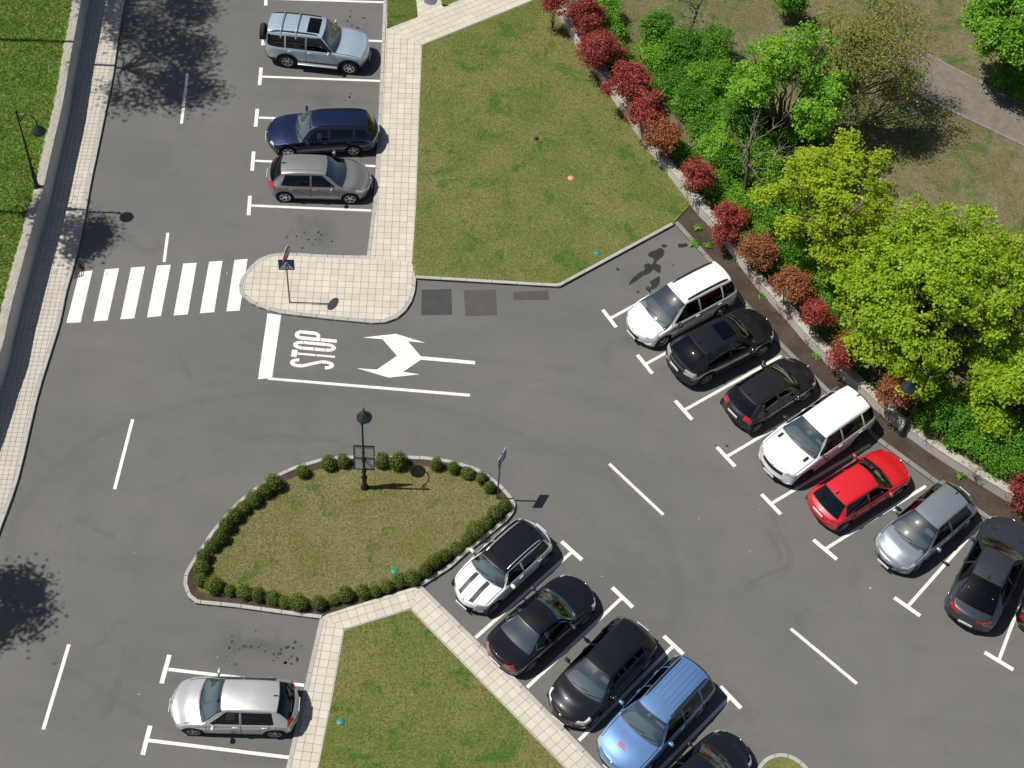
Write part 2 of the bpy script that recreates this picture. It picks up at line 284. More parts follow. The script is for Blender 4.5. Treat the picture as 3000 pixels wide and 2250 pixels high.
# ------------------------------------------------------------------ materials
def node_mat(name):
    m = bpy.data.materials.new(name); m.use_nodes = True; nt = m.node_tree; return m, nt, nt.nodes, nt.links, nt.nodes['Principled BSDF']
def simple(name, col, rough=0.6, metal=0.0, spec=0.5, noise=0.0, nscale=8.0, bump=0.0, coat=0.0):
    m, nt, N, L, b = node_mat(name)
    b.inputs['Roughness'].default_value = rough; b.inputs['Metallic'].default_value = metal; b.inputs['Specular IOR Level'].default_value = spec
    b.inputs['Coat Weight'].default_value = coat; b.inputs['Coat Roughness'].default_value = 0.04
    if noise or bump:
        tc = N.new('ShaderNodeTexCoord'); tx = N.new('ShaderNodeTexNoise'); tx.inputs['Scale'].default_value = nscale; tx.inputs['Detail'].default_value = 5
        L.new(tc.outputs['Object'], tx.inputs['Vector'])
        mx = N.new('ShaderNodeMix'); mx.data_type = 'RGBA'; mx.inputs[0].default_value = 0.5
        c0 = tuple(min(1, c*(1-noise)) for c in col); c1 = tuple(min(1, c*(1+noise)) for c in col)
        mx.inputs[6].default_value = (*c0, 1); mx.inputs[7].default_value = (*c1, 1)
        rp = N.new('ShaderNodeMapRange'); rp.inputs[1].default_value = 0.3; rp.inputs[2].default_value = 0.7
        L.new(tx.outputs[0], rp.inputs[0]); L.new(rp.outputs[0], mx.inputs[0]); L.new(mx.outputs[2], b.inputs['Base Color'])
        if bump:
            bp = N.new('ShaderNodeBump'); bp.inputs['Strength'].default_value = bump; bp.inputs['Distance'].default_value = 0.02
            L.new(tx.outputs[0], bp.inputs['Height']); L.new(bp.outputs[0], b.inputs['Normal'])
    else: b.inputs['Base Color'].default_value = (*col, 1)
    return m
class NB:
    """small node-building helper working in world (geometry) position"""
    def __init__(s, name):
        s.m, s.nt, s.N, s.L, s.b = node_mat(name); g = s.N.new('ShaderNodeNewGeometry'); s.pos = g.outputs['Position']; s.geo = g
    def noise(s, scale, detail=4, rough=0.55, vec=None, dist=0.0, stretch=None):
        v = vec or s.pos
        if stretch:
            mp = s.N.new('ShaderNodeMapping'); mp.inputs['Rotation'].default_value = (0, 0, stretch[0]); mp.inputs['Scale'].default_value = (stretch[1], stretch[2], 1); s.L.new(v, mp.inputs[0]); v = mp.outputs[0]
        t = s.N.new('ShaderNodeTexNoise'); t.inputs['Scale'].default_value = scale; t.inputs['Detail'].default_value = detail; t.inputs['Roughness'].default_value = rough; t.inputs['Distortion'].default_value = dist
        s.L.new(v, t.inputs['Vector']); return t.outputs[0]
    def rng(s, x, a, b, c=0.0, d=1.0):
        r = s.N.new('ShaderNodeMapRange'); r.inputs[1].default_value = a; r.inputs[2].default_value = b; r.inputs[3].default_value = c; r.inputs[4].default_value = d
        s.L.new(x, r.inputs[0]); return r.outputs[0]
    def mix(s, f, a, b):
        m = s.N.new('ShaderNodeMix'); m.data_type = 'RGBA'
        for sock, v in ((m.inputs[0], f), (m.inputs[6], a), (m.inputs[7], b)):
            if isinstance(v, (int, float)): sock.default_value = v
            elif isinstance(v, tuple): sock.default_value = (*v, 1)
            else: s.L.new(v, sock)
        return m.outputs[2]
    def math(s, op, a, b=0.0):
        m = s.N.new('ShaderNodeMath'); m.operation = op
        for sock, v in ((m.inputs[0], a), (m.inputs[1], b)):
            if isinstance(v, (int, float)): sock.default_value = v
            else: s.L.new(v, sock)
        return m.outputs[0]
    def bump(s, h, strength, dist=0.02):
        bp = s.N.new('ShaderNodeBump'); bp.inputs['Strength'].default_value = strength; bp.inputs['Distance'].default_value = dist
        s.L.new(h, bp.inputs['Height']); s.L.new(bp.outputs[0], s.b.inputs['Normal'])
    def col(s, c): s.L.new(c, s.b.inputs['Base Color'])
SMUDGES = [(*q_, r_, a_) for q_, (r_, a_) in zip(LAYOUT['smudges'], ((1.1, .4), (1.0, .4), (1.3, .4), (1.0, .3), (1.1, .3), (.9, .3)))]
def mat_asphalt():
    n = NB('asphalt'); big = n.noise(0.16, 4, .6); mid = n.noise(1.3, 4, .6); fine = n.noise(60, 3, .7); streak = n.noise(0.5, 4, .6, stretch=(1.32, .22, 2.2)); streak2 = n.noise(0.55, 3, .6, stretch=(0.0, .3, 2.0))
    c = n.mix(n.rng(big, .35, .65), (.108, .107, .101), (.136, .133, .125))
    c = n.mix(n.rng(streak, .5, .8, 0, .35), c, (.072, .072, .072))
    c = n.mix(n.rng(streak2, .56, .85, 0, .3), c, (.152, .147, .136))
    c = n.mix(n.rng(mid, .55, .85, 0, .45), c, (.090, .089, .087))
    c = n.mix(n.rng(fine, .35, .65, 0, .5), c, (.162, .158, .150))
    wm = n.noise(.28, 5, .65, dist=.6); c = n.mix(n.rng(wm, .5, .75, 0, .5), c, (.158, .154, .138)); dk = n.noise(.42, 5, .65, dist=1.2); c = n.mix(n.rng(dk, .6, .78, 0, .6), c, (.078, .077, .076))
    sm = n.noise(1.1, 5, .7, dist=.8)
    for (sx_, sy_, sr_, sa_) in SMUDGES:
        mq = n.N.new('ShaderNodeVectorMath'); mq.operation = 'SUBTRACT'; mq.inputs[1].default_value = (sx_, sy_, 0); n.L.new(n.pos, mq.inputs[0]); lq = n.N.new('ShaderNodeVectorMath'); lq.operation = 'LENGTH'; n.L.new(mq.outputs[0], lq.inputs[0])
        c = n.mix(n.math('MULTIPLY', n.rng(lq.outputs['Value'], sr_*.2, sr_, sa_, 0), n.rng(sm, .36, .62)), c, (.040, .040, .041))
    # tyre-polished arcs left by cars turning round the hedged island
    mp = n.N.new('ShaderNodeMapping'); mp.inputs['Location'].default_value = (5.2, 10.6, 0); n.L.new(n.pos, mp.inputs[0]); ml = n.N.new('ShaderNodeVectorMath'); ml.operation = 'MULTIPLY'; ml.inputs[1].default_value = (.62, 1.0, 0); n.L.new(mp.outputs[0], ml.inputs[0])
    ln = n.N.new('ShaderNodeVectorMath'); ln.operation = 'LENGTH'; n.L.new(ml.outputs[0], ln.inputs[0]); rad = n.math('ADD', ln.outputs['Value'], n.math('MULTIPLY', n.noise(.10, 1, .5), 1.2))
    cb = n.N.new('ShaderNodeCombineXYZ'); n.L.new(rad, cb.inputs[0]); arc = n.math('ADD', n.math('MULTIPLY', n.noise(1.1, 3, .65, vec=cb.outputs[0]), .75), n.math('MULTIPLY', n.noise(.7, 4, .7), .25)); msk = n.math('MULTIPLY', n.rng(rad, 4.6, 5.6), n.rng(rad, 9.0, 11.0, 1, 0)); c = n.mix(n.math('MULTIPLY', n.rng(arc, .47, .68, 0, .30), msk), c, (.076, .075, .074))
    sp = n.noise(26, 2, .5); c = n.mix(n.rng(sp, .74, .78, 0, .5), c, (.04, .04, .04))
    n.col(c); n.b.inputs['Roughness'].default_value = .85; n.b.inputs['Specular IOR Level'].default_value = .3; n.bump(fine, .35, .006); return n.m
def mat_lawn(name, dry, olive, green, gamt=.5, blade=False):
    n = NB(name); a = n.noise(.45, 5, .7, dist=.5); b_ = n.noise(.8, 6, .72, dist=.6); f = n.noise(9, 5, .8); f2 = n.noise(55, 2, .7)
    c = n.mix(n.rng(a, .36, .64), olive, dry)
    c = n.mix(n.rng(b_, .50+.12*(1-gamt), .60+.12*(1-gamt), 0, .9), c, green)
    c = n.mix(n.rng(f, .42, .68, 0, .72), c, tuple(v*.42 for v in olive))
    c = n.mix(n.rng(f2, .55, .8, 0, .5), c, tuple(min(1, v*1.45) for v in dry))
    n.b.inputs['Roughness'].default_value = .85; n.b.inputs['Specular IOR Level'].default_value = .15
    if blade:
        at = n.N.new('ShaderNodeAttribute'); at.attribute_name = 'tint'; c = n.mix(n.math('MULTIPLY', at.outputs['Fac'], .55), c, tuple(min(1, v*1.25) for v in dry))
        tr = n.N.new('ShaderNodeBsdfTranslucent'); n.L.new(c, tr.inputs[0]); mx = n.N.new('ShaderNodeMixShader'); mx.inputs[0].default_value = .3; n.L.new(n.b.outputs[0], mx.inputs[1]); n.L.new(tr.outputs[0], mx.inputs[2]); n.L.new(mx.outputs[0], n.N['Material Output'].inputs[0])
    else: n.bump(f2, .8, .04)
    n.col(c); return n.m
def mat_soil():
    n = NB('soil'); a = n.noise(1.2, 5, .65); f = n.noise(30, 4, .7); w = n.noise(45, 1, .5)
    c = n.mix(n.rng(a, .35, .65), (.070, .053, .040), (.118, .090, .068)); c = n.mix(n.rng(f, .4, .7, 0, .6), c, (.035, .027, .022)); c = n.mix(n.rng(w, .73, .77, 0, .7), c, (.32, .29, .24))
    n.col(c); n.b.inputs['Roughness'].default_value = .95; n.b.inputs['Specular IOR Level'].default_value = .1; n.bump(f, 1.0, .05); return n.m
def mat_paint_line():
    n = NB('road_paint'); a = n.noise(14, 5, .75); b_ = n.noise(2.2, 3, .6); w = n.math('MULTIPLY', n.rng(a, .50, .66), n.rng(b_, .36, .62))
    n.col(n.mix(n.math('MULTIPLY', w, .8), (.74, .73, .69), (.26, .26, .25))); n.b.inputs['Roughness'].default_value = .7; return n.m
def mat_stone(name, c0, c1, scale=3.0, bump=.25, stain=.25):
    n = NB(name); a = n.noise(scale, 5, .65); f = n.noise(40, 3, .7)
    oi = n.N.new('ShaderNodeObjectInfo'); c = n.mix(n.rng(a, .3, .7), c0, c1); c = n.mix(n.math('MULTIPLY', oi.outputs['Random'], .5), c, tuple(v*.84 for v in c0))
    c = n.mix(n.rng(f, .5, .8, 0, stain), c, tuple(v*.6 for v in c0)); n.col(c); n.b.inputs['Roughness'].default_value = .85; n.b.inputs['Specular IOR Level'].default_value = .25; n.bump(f, bump, .01); return n.m
def mat_leaf(name, c0, c1, trans=.35, rough=.5):
    n = NB(name); at = n.N.new('ShaderNodeAttribute'); at.attribute_name = 'tint'
    c = n.mix(at.outputs['Fac'], c0, c1); n.col(c); n.b.inputs['Roughness'].default_value = rough; n.b.inputs['Specular IOR Level'].default_value = .3
    tr = n.N.new('ShaderNodeBsdfTranslucent'); n.L.new(n.mix(.5, c, tuple(v*1.2 for v in c1)), tr.inputs[0])
    mx = n.N.new('ShaderNodeMixShader'); mx.inputs[0].default_value = trans; out = n.N['Material Output']
    n.L.new(n.b.outputs[0], mx.inputs[1]); n.L.new(tr.outputs[0], mx.inputs[2]); n.L.new(mx.outputs[0], out.inputs[0]); return n.m
M = {}
M['asphalt'] = mat_asphalt()
LAWN_C = ((.255, .238, .094), (.155, .205, .042), (.050, .170, .016)); DRY_C = ((.285, .245, .118), (.205, .205, .066), (.075, .165, .022))
M['lawn'] = mat_lawn('lawn', *LAWN_C, .72); M['grass_blade'] = mat_lawn('grass_blade', *LAWN_C, .72, True); M['lawn_dry'] = mat_lawn('lawn_dry', *DRY_C, .5); M['dry_blade'] = mat_lawn('dry_blade', *DRY_C, .5, True)
TERR_C = ((.270, .340, .080), (.185, .340, .052), (.085, .235, .028))
M['lawn_green'] = mat_lawn('terrace_grass', *TERR_C, .75); M['grass_long'] = mat_lawn('grass_long', *TERR_C, .75, True)
PARK_C = ((.250, .205, .130), (.175, .165, .070), (.078, .150, .030))
M['park'] = mat_lawn('park_ground', *PARK_C, .9); M['park_blade'] = mat_lawn('park_blade', *PARK_C, .9, True)
M['soil'] = mat_soil(); M['line'] = mat_paint_line()
M['tile'] = mat_stone('paving_tile', (.53, .48, .40), (.63, .58, .49), .9, .15, .3)
M['tile_left'] = mat_stone('paving_block', (.48, .44, .385), (.59, .545, .48), 1.2, .15, .3)
M['mortar'] = simple('mortar', (.45, .405, .34), .95, noise=.3, nscale=6)
M['kerb'] = mat_stone('kerb_concrete', (.37, .355, .33), (.47, .455, .43), 2.5, .25, .35)
M['kerb_flush'] = mat_stone('kerb_flush_concrete', (.20, .19, .17), (.27, .26, .235), 3, .25, .4)
M['wall'] = mat_stone('wall_concrete', (.52, .51, .48), (.64, .62, .58), 1.4, .3, .3)
M['coping'] = mat_stone('rough_coping', (.34, .315, .265), (.50, .475, .42), 3, .9, .6)
M['path'] = mat_stone('park_path', (.150, .130, .105), (.235, .205, .170), 2.2, .7, .5)
M['patch_dark'] = mat_stone('asphalt_patch', (.055, .055, .055), (.075, .075, .075), 3, .3, .3)
M['patch_brown'] = mat_stone('asphalt_patch_brown', (.075, .069, .064), (.095, .088, .082), 3, .3, .3)
M['oil'] = simple('oil_stain', (.020, .019, .019), .55, noise=.3, nscale=9)
M['iron'] = simple('cast_iron', (.018, .020, .022), .42, metal=.3, noise=.2, nscale=20)
M['lamp_shade'] = simple('lamp_shade', (.035, .045, .055), .32, metal=.4)
M['galv'] = simple('galvanised', (.20, .20, .20), .5, metal=.6, noise=.15, nscale=12)
M['sign_grey'] = simple('sign_back', (.62, .64, .66), .4, metal=.15, noise=.08, nscale=6)
M['sign_blue'] = simple('sign_blue', (.012, .030, .22), .4); M['sign_white'] = simple('sign_white', (.8, .8, .8), .4); M['sign_black'] = simple('sign_black', (.01, .01, .012), .4)
M['sign_red'] = simple('sign_red', (.34, .035, .03), .5, noise=.2, nscale=9)
M['bark'] = simple('bark', (.090, .072, .055), .9, noise=.4, nscale=14, bump=.5); M['bark_pale'] = simple('bark_pale', (.19, .165, .13), .9, noise=.35, nscale=14, bump=.5)
M['teal'] = simple('teal_cover', (.02, .22, .16), .5, noise=.15); M['orange'] = simple('orange_cover', (.60, .30, .17), .6, noise=.1); M['litter'] = simple('litter', (.62, .61, .58), .7)
M['wood'] = simple('old_wood', (.085, .065, .05), .9, noise=.4, nscale=20)
M['maple'] = mat_leaf('maple_leaf', (.200, .340, .014), (.430, .575, .036), .45)
M['maple_yellow'] = mat_leaf('maple_leaf_yellow', (.230, .350, .014), (.470, .580, .034), .45)
M['green'] = mat_leaf('green_leaf', (.110, .290, .020), (.280, .520, .045), .4)
M['green_deep'] = mat_leaf('bush_leaf', (.055, .190, .014), (.170, .400, .030), .35)
M['brown_leaf'] = mat_leaf('brown_leaf', (.150, .150, .034), (.310, .330, .060), .3)
M['box'] = mat_leaf('box_leaf', (.050, .095, .012), (.200, .250, .032), .25)
M['red_leaf'] = mat_leaf('red_leaf', (.180, .028, .024), (.480, .110, .085), .3)
M['russet_leaf'] = mat_leaf('russet_leaf', (.190, .055, .028), (.440, .190, .085), .3)
# ================================================================== setting
LY = LAYOUT
road = link('road', mesh('road', [(-90, -70, 0), (90, -70, 0), (90, 90, 0), (-90, 90, 0)], [(0, 1, 2, 3)], M['asphalt'])); tag(road, kind='structure')
SHARED = {}
def lay_tiles(owner, P, ang, sx, sy, z0, z1, mat, origin=(0, 0), limit=300, near=(0, -38), name='paving_tile', gap=.004, stagger=0.0):
    """paving laid piece by piece inside polygon P"""
    P = ccw(P); ca, sa = math.cos(ang), math.sin(ang)
    loc = [((x-origin[0])*ca+(y-origin[1])*sa, -(x-origin[0])*sa+(y-origin[1])*ca) for x, y in P]
    x0, x1 = min(p[0] for p in loc), max(p[0] for p in loc); y0, y1 = min(p[1] for p in loc), max(p[1] for p in loc)
    pieces = []; j = math.floor(y0/sy)
    while j*sy < y1:
        off = (stagger*sx if j % 2 else 0.0); i = math.floor((x0-off)/sx)
        while i*sx+off < x1:
            a, b = i*sx+off, j*sy
            if a+sx > x0 and b+sy > y0:
                rect = [(a+gap, b+gap), (a+sx-gap, b+gap), (a+sx-gap, b+sy-gap), (a+gap, b+sy-gap)]
                C_ = clip_to_rect(loc, rect)
                D = []
                for p in C_:
                    if not D or (abs(p[0]-D[-1][0])+abs(p[1]-D[-1][1])) > .004: D.append(p)
                if len(D) > 1 and abs(D[0][0]-D[-1][0])+abs(D[0][1]-D[-1][1]) < .004: D.pop()
                if len(D) >= 3 and area2(D) > .0012: pieces.append((a, b, D, area2(D) > .985*(sx-2*gap)*(sy-2*gap)))
            i += 1
        j += 1
    def wpt(u, v): return (origin[0]+u*ca-v*sa, origin[1]+u*sa+v*ca)
    def dist(p): w = wpt(p[0], p[1]); return math.hypot(w[0]-near[0], w[1]-near[1])-(0 if p[3] else -1.5)
    pieces.sort(key=dist)
    key = (round(sx, 3), round(sy, 3), z1-z0, mat.name)
    if key not in SHARED:
        v, f = prism([(gap, gap), (sx-gap, gap), (sx-gap, sy-gap), (gap, sy-gap)], 0, z1-z0); SHARED[key] = mesh(name, v, f, mat)
    V, F = [], []
    for k, (a, b, D, full) in enumerate(pieces):
        dz = rnd.uniform(-.0025, .0025)
        if k < limit:
            if full:
                o = link(name, SHARED[key], owner); w = wpt(a, b); o.location = (w[0], w[1], z0+dz); o.rotation_euler = (rnd.uniform(-.004, .004), rnd.uniform(-.004, .004), ang)
            else:
                v, f = prism([(p[0]-a, p[1]-b) for p in D], 0, z1-z0); o = link(name, mesh(name, v, f, mat), owner); w = wpt(a, b); o.location = (w[0], w[1], z0+dz); o.rotation_euler = (0, 0, ang)
        else:
            v, f = prism([wpt(*p) for p in D], z0+dz, z1+dz); n0 = len(V); V += v; F += [tuple(q+n0 for q in g) for g in f]
    if V: tag(link('paving_tiles', mesh('paving_tiles', V, F, mat), owner), kind='stuff')
def kerb(owner, P, width, z0, z1, step=1.0, mat=None, side=1, name='kerb_stone', closed=False):
    """kerb stones laid end to end along P; they extend to the left of P (side=1) or right (-1)"""
    mat = mat or M['kerb']
    pts = list(P)+([P[0]] if closed else []); S = resample(pts, step/4); inner = offset(S, width*side)
    i = 0
    while i < len(S)-1:
        e = min(i+4, len(S)-1)
        if len(S)-1-e < 2: e = len(S)-1
        A = [Vector(p) for p in S[i:e+1]]; B = [Vector(p) for p in inner[i:e+1]]
        d0 = (A[1]-A[0]).normalized()*.006; d1 = (A[-1]-A[-2]).normalized()*.006
        A[0] += d0; B[0] += d0; A[-1] -= d1; B[-1] -= d1
        poly = ccw([(p.x, p.y) for p in A]+[(p.x, p.y) for p in reversed(B)])
        c = Vector((sum(p[0] for p in poly)/len(poly), sum(p[1] for p in poly)/len(poly)))
        v, f = prism([(p[0]-c.x, p[1]-c.y) for p in poly], z0, z1, .014)
        o = link(name, mesh(name, v, f, mat), owner); o.location = (c.x, c.y, rnd.uniform(-.003, .003)); i = e
def ang_of(a, b): return math.atan2(b[1]-a[1], b[0]-a[0])
# ---- left pavement, wall, terrace
KL = smooth_line(LY['kerb_left'], 3); WL = smooth_line(LY['wall_left'], 3)
lp_poly = KL+list(reversed(WL))
pav_l = slab('pavement', lp_poly, -.05, .09, M['mortar']); tag(pav_l, kind='structure')
lay_tiles(pav_l, offset(KL, -.15)+list(reversed(WL)), ang_of(LY['kerb_left'][9], LY['kerb_left'][4]), .2, .2, .09, .118, M['tile_left'], origin=LY['kerb_left'][7], name='paving_block', near=(-17, 2))
kerb(pav_l, KL, .15, -.05, .12, 1.0, side=-1)
WALL_H = 1.38
def build_wall(name, P, thick, side, z0, z1, mat, cmat, label, cop_w, cop_over, seg=2.4):
    root = empty(name, (*P[len(P)//2], 0)); tag(root, label, 'wall'); ox, oy = P[len(P)//2]
    S = resample(P, seg/6)
    I = offset(S, thick*side); i = 0
    while i < len(S)-1:
        e = min(i+6, len(S)-1)
        A = S[i:e+1]; B = list(reversed(I[i:e+1])); A = list(A); B = list(B)
        d0 = (Vector(A[1])-Vector(A[0])).normalized()*.006
        A[0] = tuple(Vector(A[0])+d0); B[-1] = tuple(Vector(B[-1])+d0)
        poly = ccw(A+B); v, f = prism([(p[0]-ox, p[1]-oy) for p in poly], z0, z1, .012); link('wall_panel', mesh('wall_panel', v, f, mat), root); i = e
    # rough coping: a strip with ragged back edge and lumpy top
    S2 = resample(P, .16); fr = offset(S2, -cop_over*side); V, F = [], []; n = len(S2); K = 5
    dirs = offset(S2, cop_w*side)
    for k in range(n):
        a = Vector(fr[k]); b = Vector(dirs[k]); rag = 1+(rnd.uniform(-.12, .16))
        for j in range(K):
            t = j/(K-1); p = a.lerp(b, t*(1 if j < K-1 else rag)); V.append((p.x-ox, p.y-oy, z1+.004+(.03 if 0 < j < K-1 else .02)+rnd.uniform(-.014, .014) if j < K-1 else z1+rnd.uniform(-.01, .03)))
        V.append((a.x-ox, a.y-oy, z1+.003)); V.append((b.x-ox, b.y-oy, z1-.05))
    st = K+2
    for k in range(n-1):
        for j in range(K-1): F.append((k*st+j, (k+1)*st+j, (k+1)*st+j+1, k*st+j+1))
        F.append((k*st+K, (k+1)*st+K, (k+1)*st, k*st)); F.append((k*st+K-1, (k+1)*st+K-1, (k+1)*st+K+1, k*st+K+1))
    bm = bmesh.new(); vs = [bm.verts.new(v) for v in V]
    for f in F: bm.faces.new([vs[q] for q in f])
    link('coping', bm_mesh('coping', bm, cmat), root)
    return root
build_wall('retaining_wall', WL, .28, -1, -.05, WALL_H, M['wall'], M['coping'], 'long pale concrete retaining wall below the bright green grass bank', .34, .012)
terr = slab('grass_bank', offset(WL, -.27)+[(-60, -45), (-60, 60)], -.2, WALL_H-.02, M['lawn_green']); tag(terr, kind='structure')
# ---- island and walkway
KI = LY['kerb_island']; inner = offset(KI, .15)          # left of travel is inside here
side_i = 1
if not inpoly(*offset(KI, .15)[18], KI+[LY['walk_lawn_edge'][0]]): side_i = -1; inner = offset(KI, -.15)
WE = LY['walk_lawn_edge']
pav_i = slab('pavement', KI+WE+[LY['diag_walk'][0], (KI[0][0]+.2, KI[0][1])], -.05, .09, M['mortar']); tag(pav_i, kind='structure')
ia = ang_of(KI[7], KI[10])+math.pi
strip_a = ang_of(WE[2], WE[4])
isl = [p for p in inner[7:]]+[WE[0], WE[1]]
lay_tiles(pav_i, isl, ia, .3, .3, .09, .12, M['tile'], origin=inner[7], near=(-9, 0), limit=300)
stripP = inner[2:8]+[WE[1], WE[2], WE[3], WE[4], LY['diag_walk'][0]]
pav_s = empty('pavement', (0, 0, 0)); tag(pav_s, kind='structure')
lay_tiles(pav_s, [LY['diag_walk'][0]]+inner[3:8]+[WE[1], WE[2], WE[3], WE[4]], strip_a-math.pi/2, .3, .3, .09, .12, M['tile'], origin=WE[4], near=(-7, 4))
kerb(pav_i, KI, .15, -.05, .12, .62, side=side_i)
pav_d = slab('pavement', LY['diag_walk'], -.05, .088, M['mortar']); tag(pav_d, kind='structure')
lay_tiles(pav_d, LY['diag_walk'], ang_of(LY['diag_walk'][11], LY['diag_walk'][10]), .3, .3, .09, .12, M['tile'], origin=LY['diag_walk'][11], near=(-5, 12))
# ---- lawns
def lawn(P, z, mat='lawn'):
    o = slab('lawn', P, -.05, z, M[mat]); tag(o, kind='structure'); return o
lawn(LY['lawn_a'], .10); lawn(LY['lawn_b'], .10)
WR = smooth_line(LY['wall_right'], 3)
WRb = offset(WR, -.16); WRf = WRb if (sum(p[0] for p in WRb) < sum(p[0] for p in WR)) else offset(WR, .16)   # lot-side face
KN = LY['kerb_lawn']; SR = LY['strip_right']
def near_idx(P, q): return min(range(len(P)), key=lambda i: (P[i][0]-q[0])**2+(P[i][1]-q[1])**2)
iw = near_idx(WRf, (SR[0][0]+1.0, SR[0][1]+1.2)); it = near_idx(WRf, LY['lawn_top'][1])
lawn_poly = LY['lawn_main']+KN[:3]+[SR[0]]+[WRf[k] for k in range(iw, -1, -1)]+[LY['lawn_top'][1], LY['lawn_top'][0]]
lawn_ne = lawn(lawn_poly, .10)
kerb(lawn_ne, KN, .14, -.05, .13, 1.0, side=1)
def edging(owner, P, side=1, w=.05, z=.112, step=1.0): kerb(owner, P, w, -.02, z, step, mat=M['kerb'], side=side, name='edging_stone')
edging(lawn_ne, [WE[1], WE[2], WE[3], WE[4], LY['lawn_top'][0], LY['lawn_top'][1]], side=-1, z=.125)
# soil strip and flush kerb
SRi = offset(SR, .2); SRi = SRi if inpoly(*SRi[4], SR+list(reversed(WRf))) else offset(SR, -.2)
sgn = 1 if SRi == offset(SR, .2) else -1
soil = slab('planting_bed', [SR[0]]+SR+[WRf[k] for k in range(len(WRf)-1, iw-1, -1)], -.05, .05, M['soil']); tag(soil, kind='structure')
kerb(soil, SR, .2, -.05, .065, 1.0, mat=M['kerb_flush'], side=sgn)
# park behind the low wall
wside = 1
if not (sum(p[0] for p in offset(WRf, .2)) > sum(p[0] for p in WRf)): wside = -1
build_wall('garden_wall', WRf, .30, wside, -.05, .52, M['wall'], M['coping'], 'low pale garden wall between the parking bays and the park shrubs', .33, .012, 2.0)
park = slab('park_ground', offset(WRf, .29*wside)+[(70, WRf[-1][1]-6), (70, 60), (WRf[0][0], 60)], -.1, .40, M['park']); tag(park, kind='structure')
pp = slab('park_path', LY['park_path'], .3, .425, M['path']); tag(pp, kind='structure')
kerb(pp, LY['park_path'][:5], .10, .3, .46, 1.1, mat=M['kerb_flush'], side=1); kerb(pp, LY['park_path'][5:], .10, .3, .46, 1.1, mat=M['kerb_flush'], side=1)
# ---- hedge island
HI = LY['hedge_island']; HIc = ccw(HI)
hib = slab('hedge_bed', HIc, -.05, .085, M['soil']); tag(hib, kind='structure')
hi_in = offset(HIc, .42, True)
lawn_hi = lawn(hi_in, .105, 'lawn_dry')
kerb(hib, HI[:], .14, -.05, .13, .7, side=(1 if area2(HI) > 0 else -1))
# ---- bottom walkway: three runs of paving
SW, SE = LY['kerb_sw'], LY['kerb_se']; HE = LY['hedge_walk_edge']; LS = LY['lawn_se']
cx_, cy_ = LS[0]
def toward(P, d, q):
    a, b = offset(P, d), offset(P, -d); f = lambda R: min((p[0]-q[0])**2+(p[1]-q[1])**2 for p in R)
    return (a, 1) if sum((p[0]-q[0])**2+(p[1]-q[1])**2 for p in a) < sum((p[0]-q[0])**2+(p[1]-q[1])**2 for p in b) else (b, -1)
SWi, sw_s = toward(SW, .16, (0, -16)); SEi, se_s = toward(SE, .16, (-3, -17))
pv = slab('pavement', [SW[0]]+SW[1:]+[LS[6], LS[7], LS[8], LS[0], HE[3]], -.05, .09, M['mortar']); tag(pv, kind='structure')
lay_tiles(pv, SWi+[LS[6], LS[7], LS[8], LS[0]], ang_of(LS[8], LS[0])-math.pi/2, .3, .3, .09, .12, M['tile'], origin=LS[0], near=(-5, -16)); kerb(pv, SW, .16, -.05, .12, 1.0, side=sw_s)
pv2 = slab('pavement', [SWi[0], LS[0], LS[1], SE[0], HE[1], HE[2], HE[3]], -.05, .087, M['mortar']); tag(pv2, kind='structure')
lay_tiles(pv2, [SWi[0], LS[0], LS[1], SEi[0], HE[1], HE[2], HE[3]], ang_of(LS[0], LS[1]), .3, .3, .09, .12, M['tile'], origin=LS[1], near=(-3, -12))
pv3 = slab('pavement', SE+[LS[5], LS[4], LS[3], LS[2], LS[1]], -.05, .084, M['mortar']); tag(pv3, kind='structure')
lay_tiles(pv3, SEi+[LS[5], LS[4], LS[3], LS[2], LS[1]], ang_of(LS[2], LS[3]), .3, .3, .09, .12, M['tile'], origin=LS[1], near=(1, -16)); kerb(pv3, SE, .16, -.05, .12, 1.0, side=se_s)
lawn_s = lawn(LS, .10); edging(lawn_s, [LS[7], LS[8], LS[0], LS[1], LS[2], LS[3], LS[4]], side=(1 if area2(LS) > 0 else -1), z=.125)
PL = smooth_line(LY['planter'], 3); plw = slab('lawn', PL, -.05, .10, M['lawn']); tag(plw, kind='structure'); kerb(plw, PL, .14, -.05, .13, .5, side=-1 if area2(PL) < 0 else 1)
# ---- markings, each one a piece of the road
def flat(name, P, z=.004, mat='line', parent=road):
    P = ccw(P); bm = bmesh.new(); bm.faces.new([bm.verts.new((x, y, z)) for x, y in P]); bm.normal_update(); bmesh.ops.triangulate(bm, faces=bm.faces[:], ngon_method='EAR_CLIP'); return link(name, bm_mesh(name, bm, M[mat]), parent)
def stroke(name, a, b, w, z=.004):
    a, b = Vector(a), Vector(b); d = (b-a).normalized(); n = Vector((-d.y, d.x))*w/2
    return flat(name, [tuple(a+n), tuple(a-n), tuple(b-n), tuple(b+n)], z)
for c in LY['crosswalk']: flat('crosswalk_stripe', c)
flat('stop_line', LY['stop_bar']); flat('lane_line', LY['edge_line'], .0045); flat('turn_arrow', LY['arrow'])
for a, b, c, d in LY['bays']:
    stroke('bay_mark', a, b, .15); v = (Vector(d)-Vector(c)).normalized()*.06; stroke('bay_line', tuple(Vector(c)+v), d, .12, .0045)
for a, b in LY['dashes']: stroke('centre_dash', a, b, .12)
for i, p in enumerate(LY['patches']): flat('repair_patch', p, .003, 'patch_dark' if i == 0 else 'patch_brown')
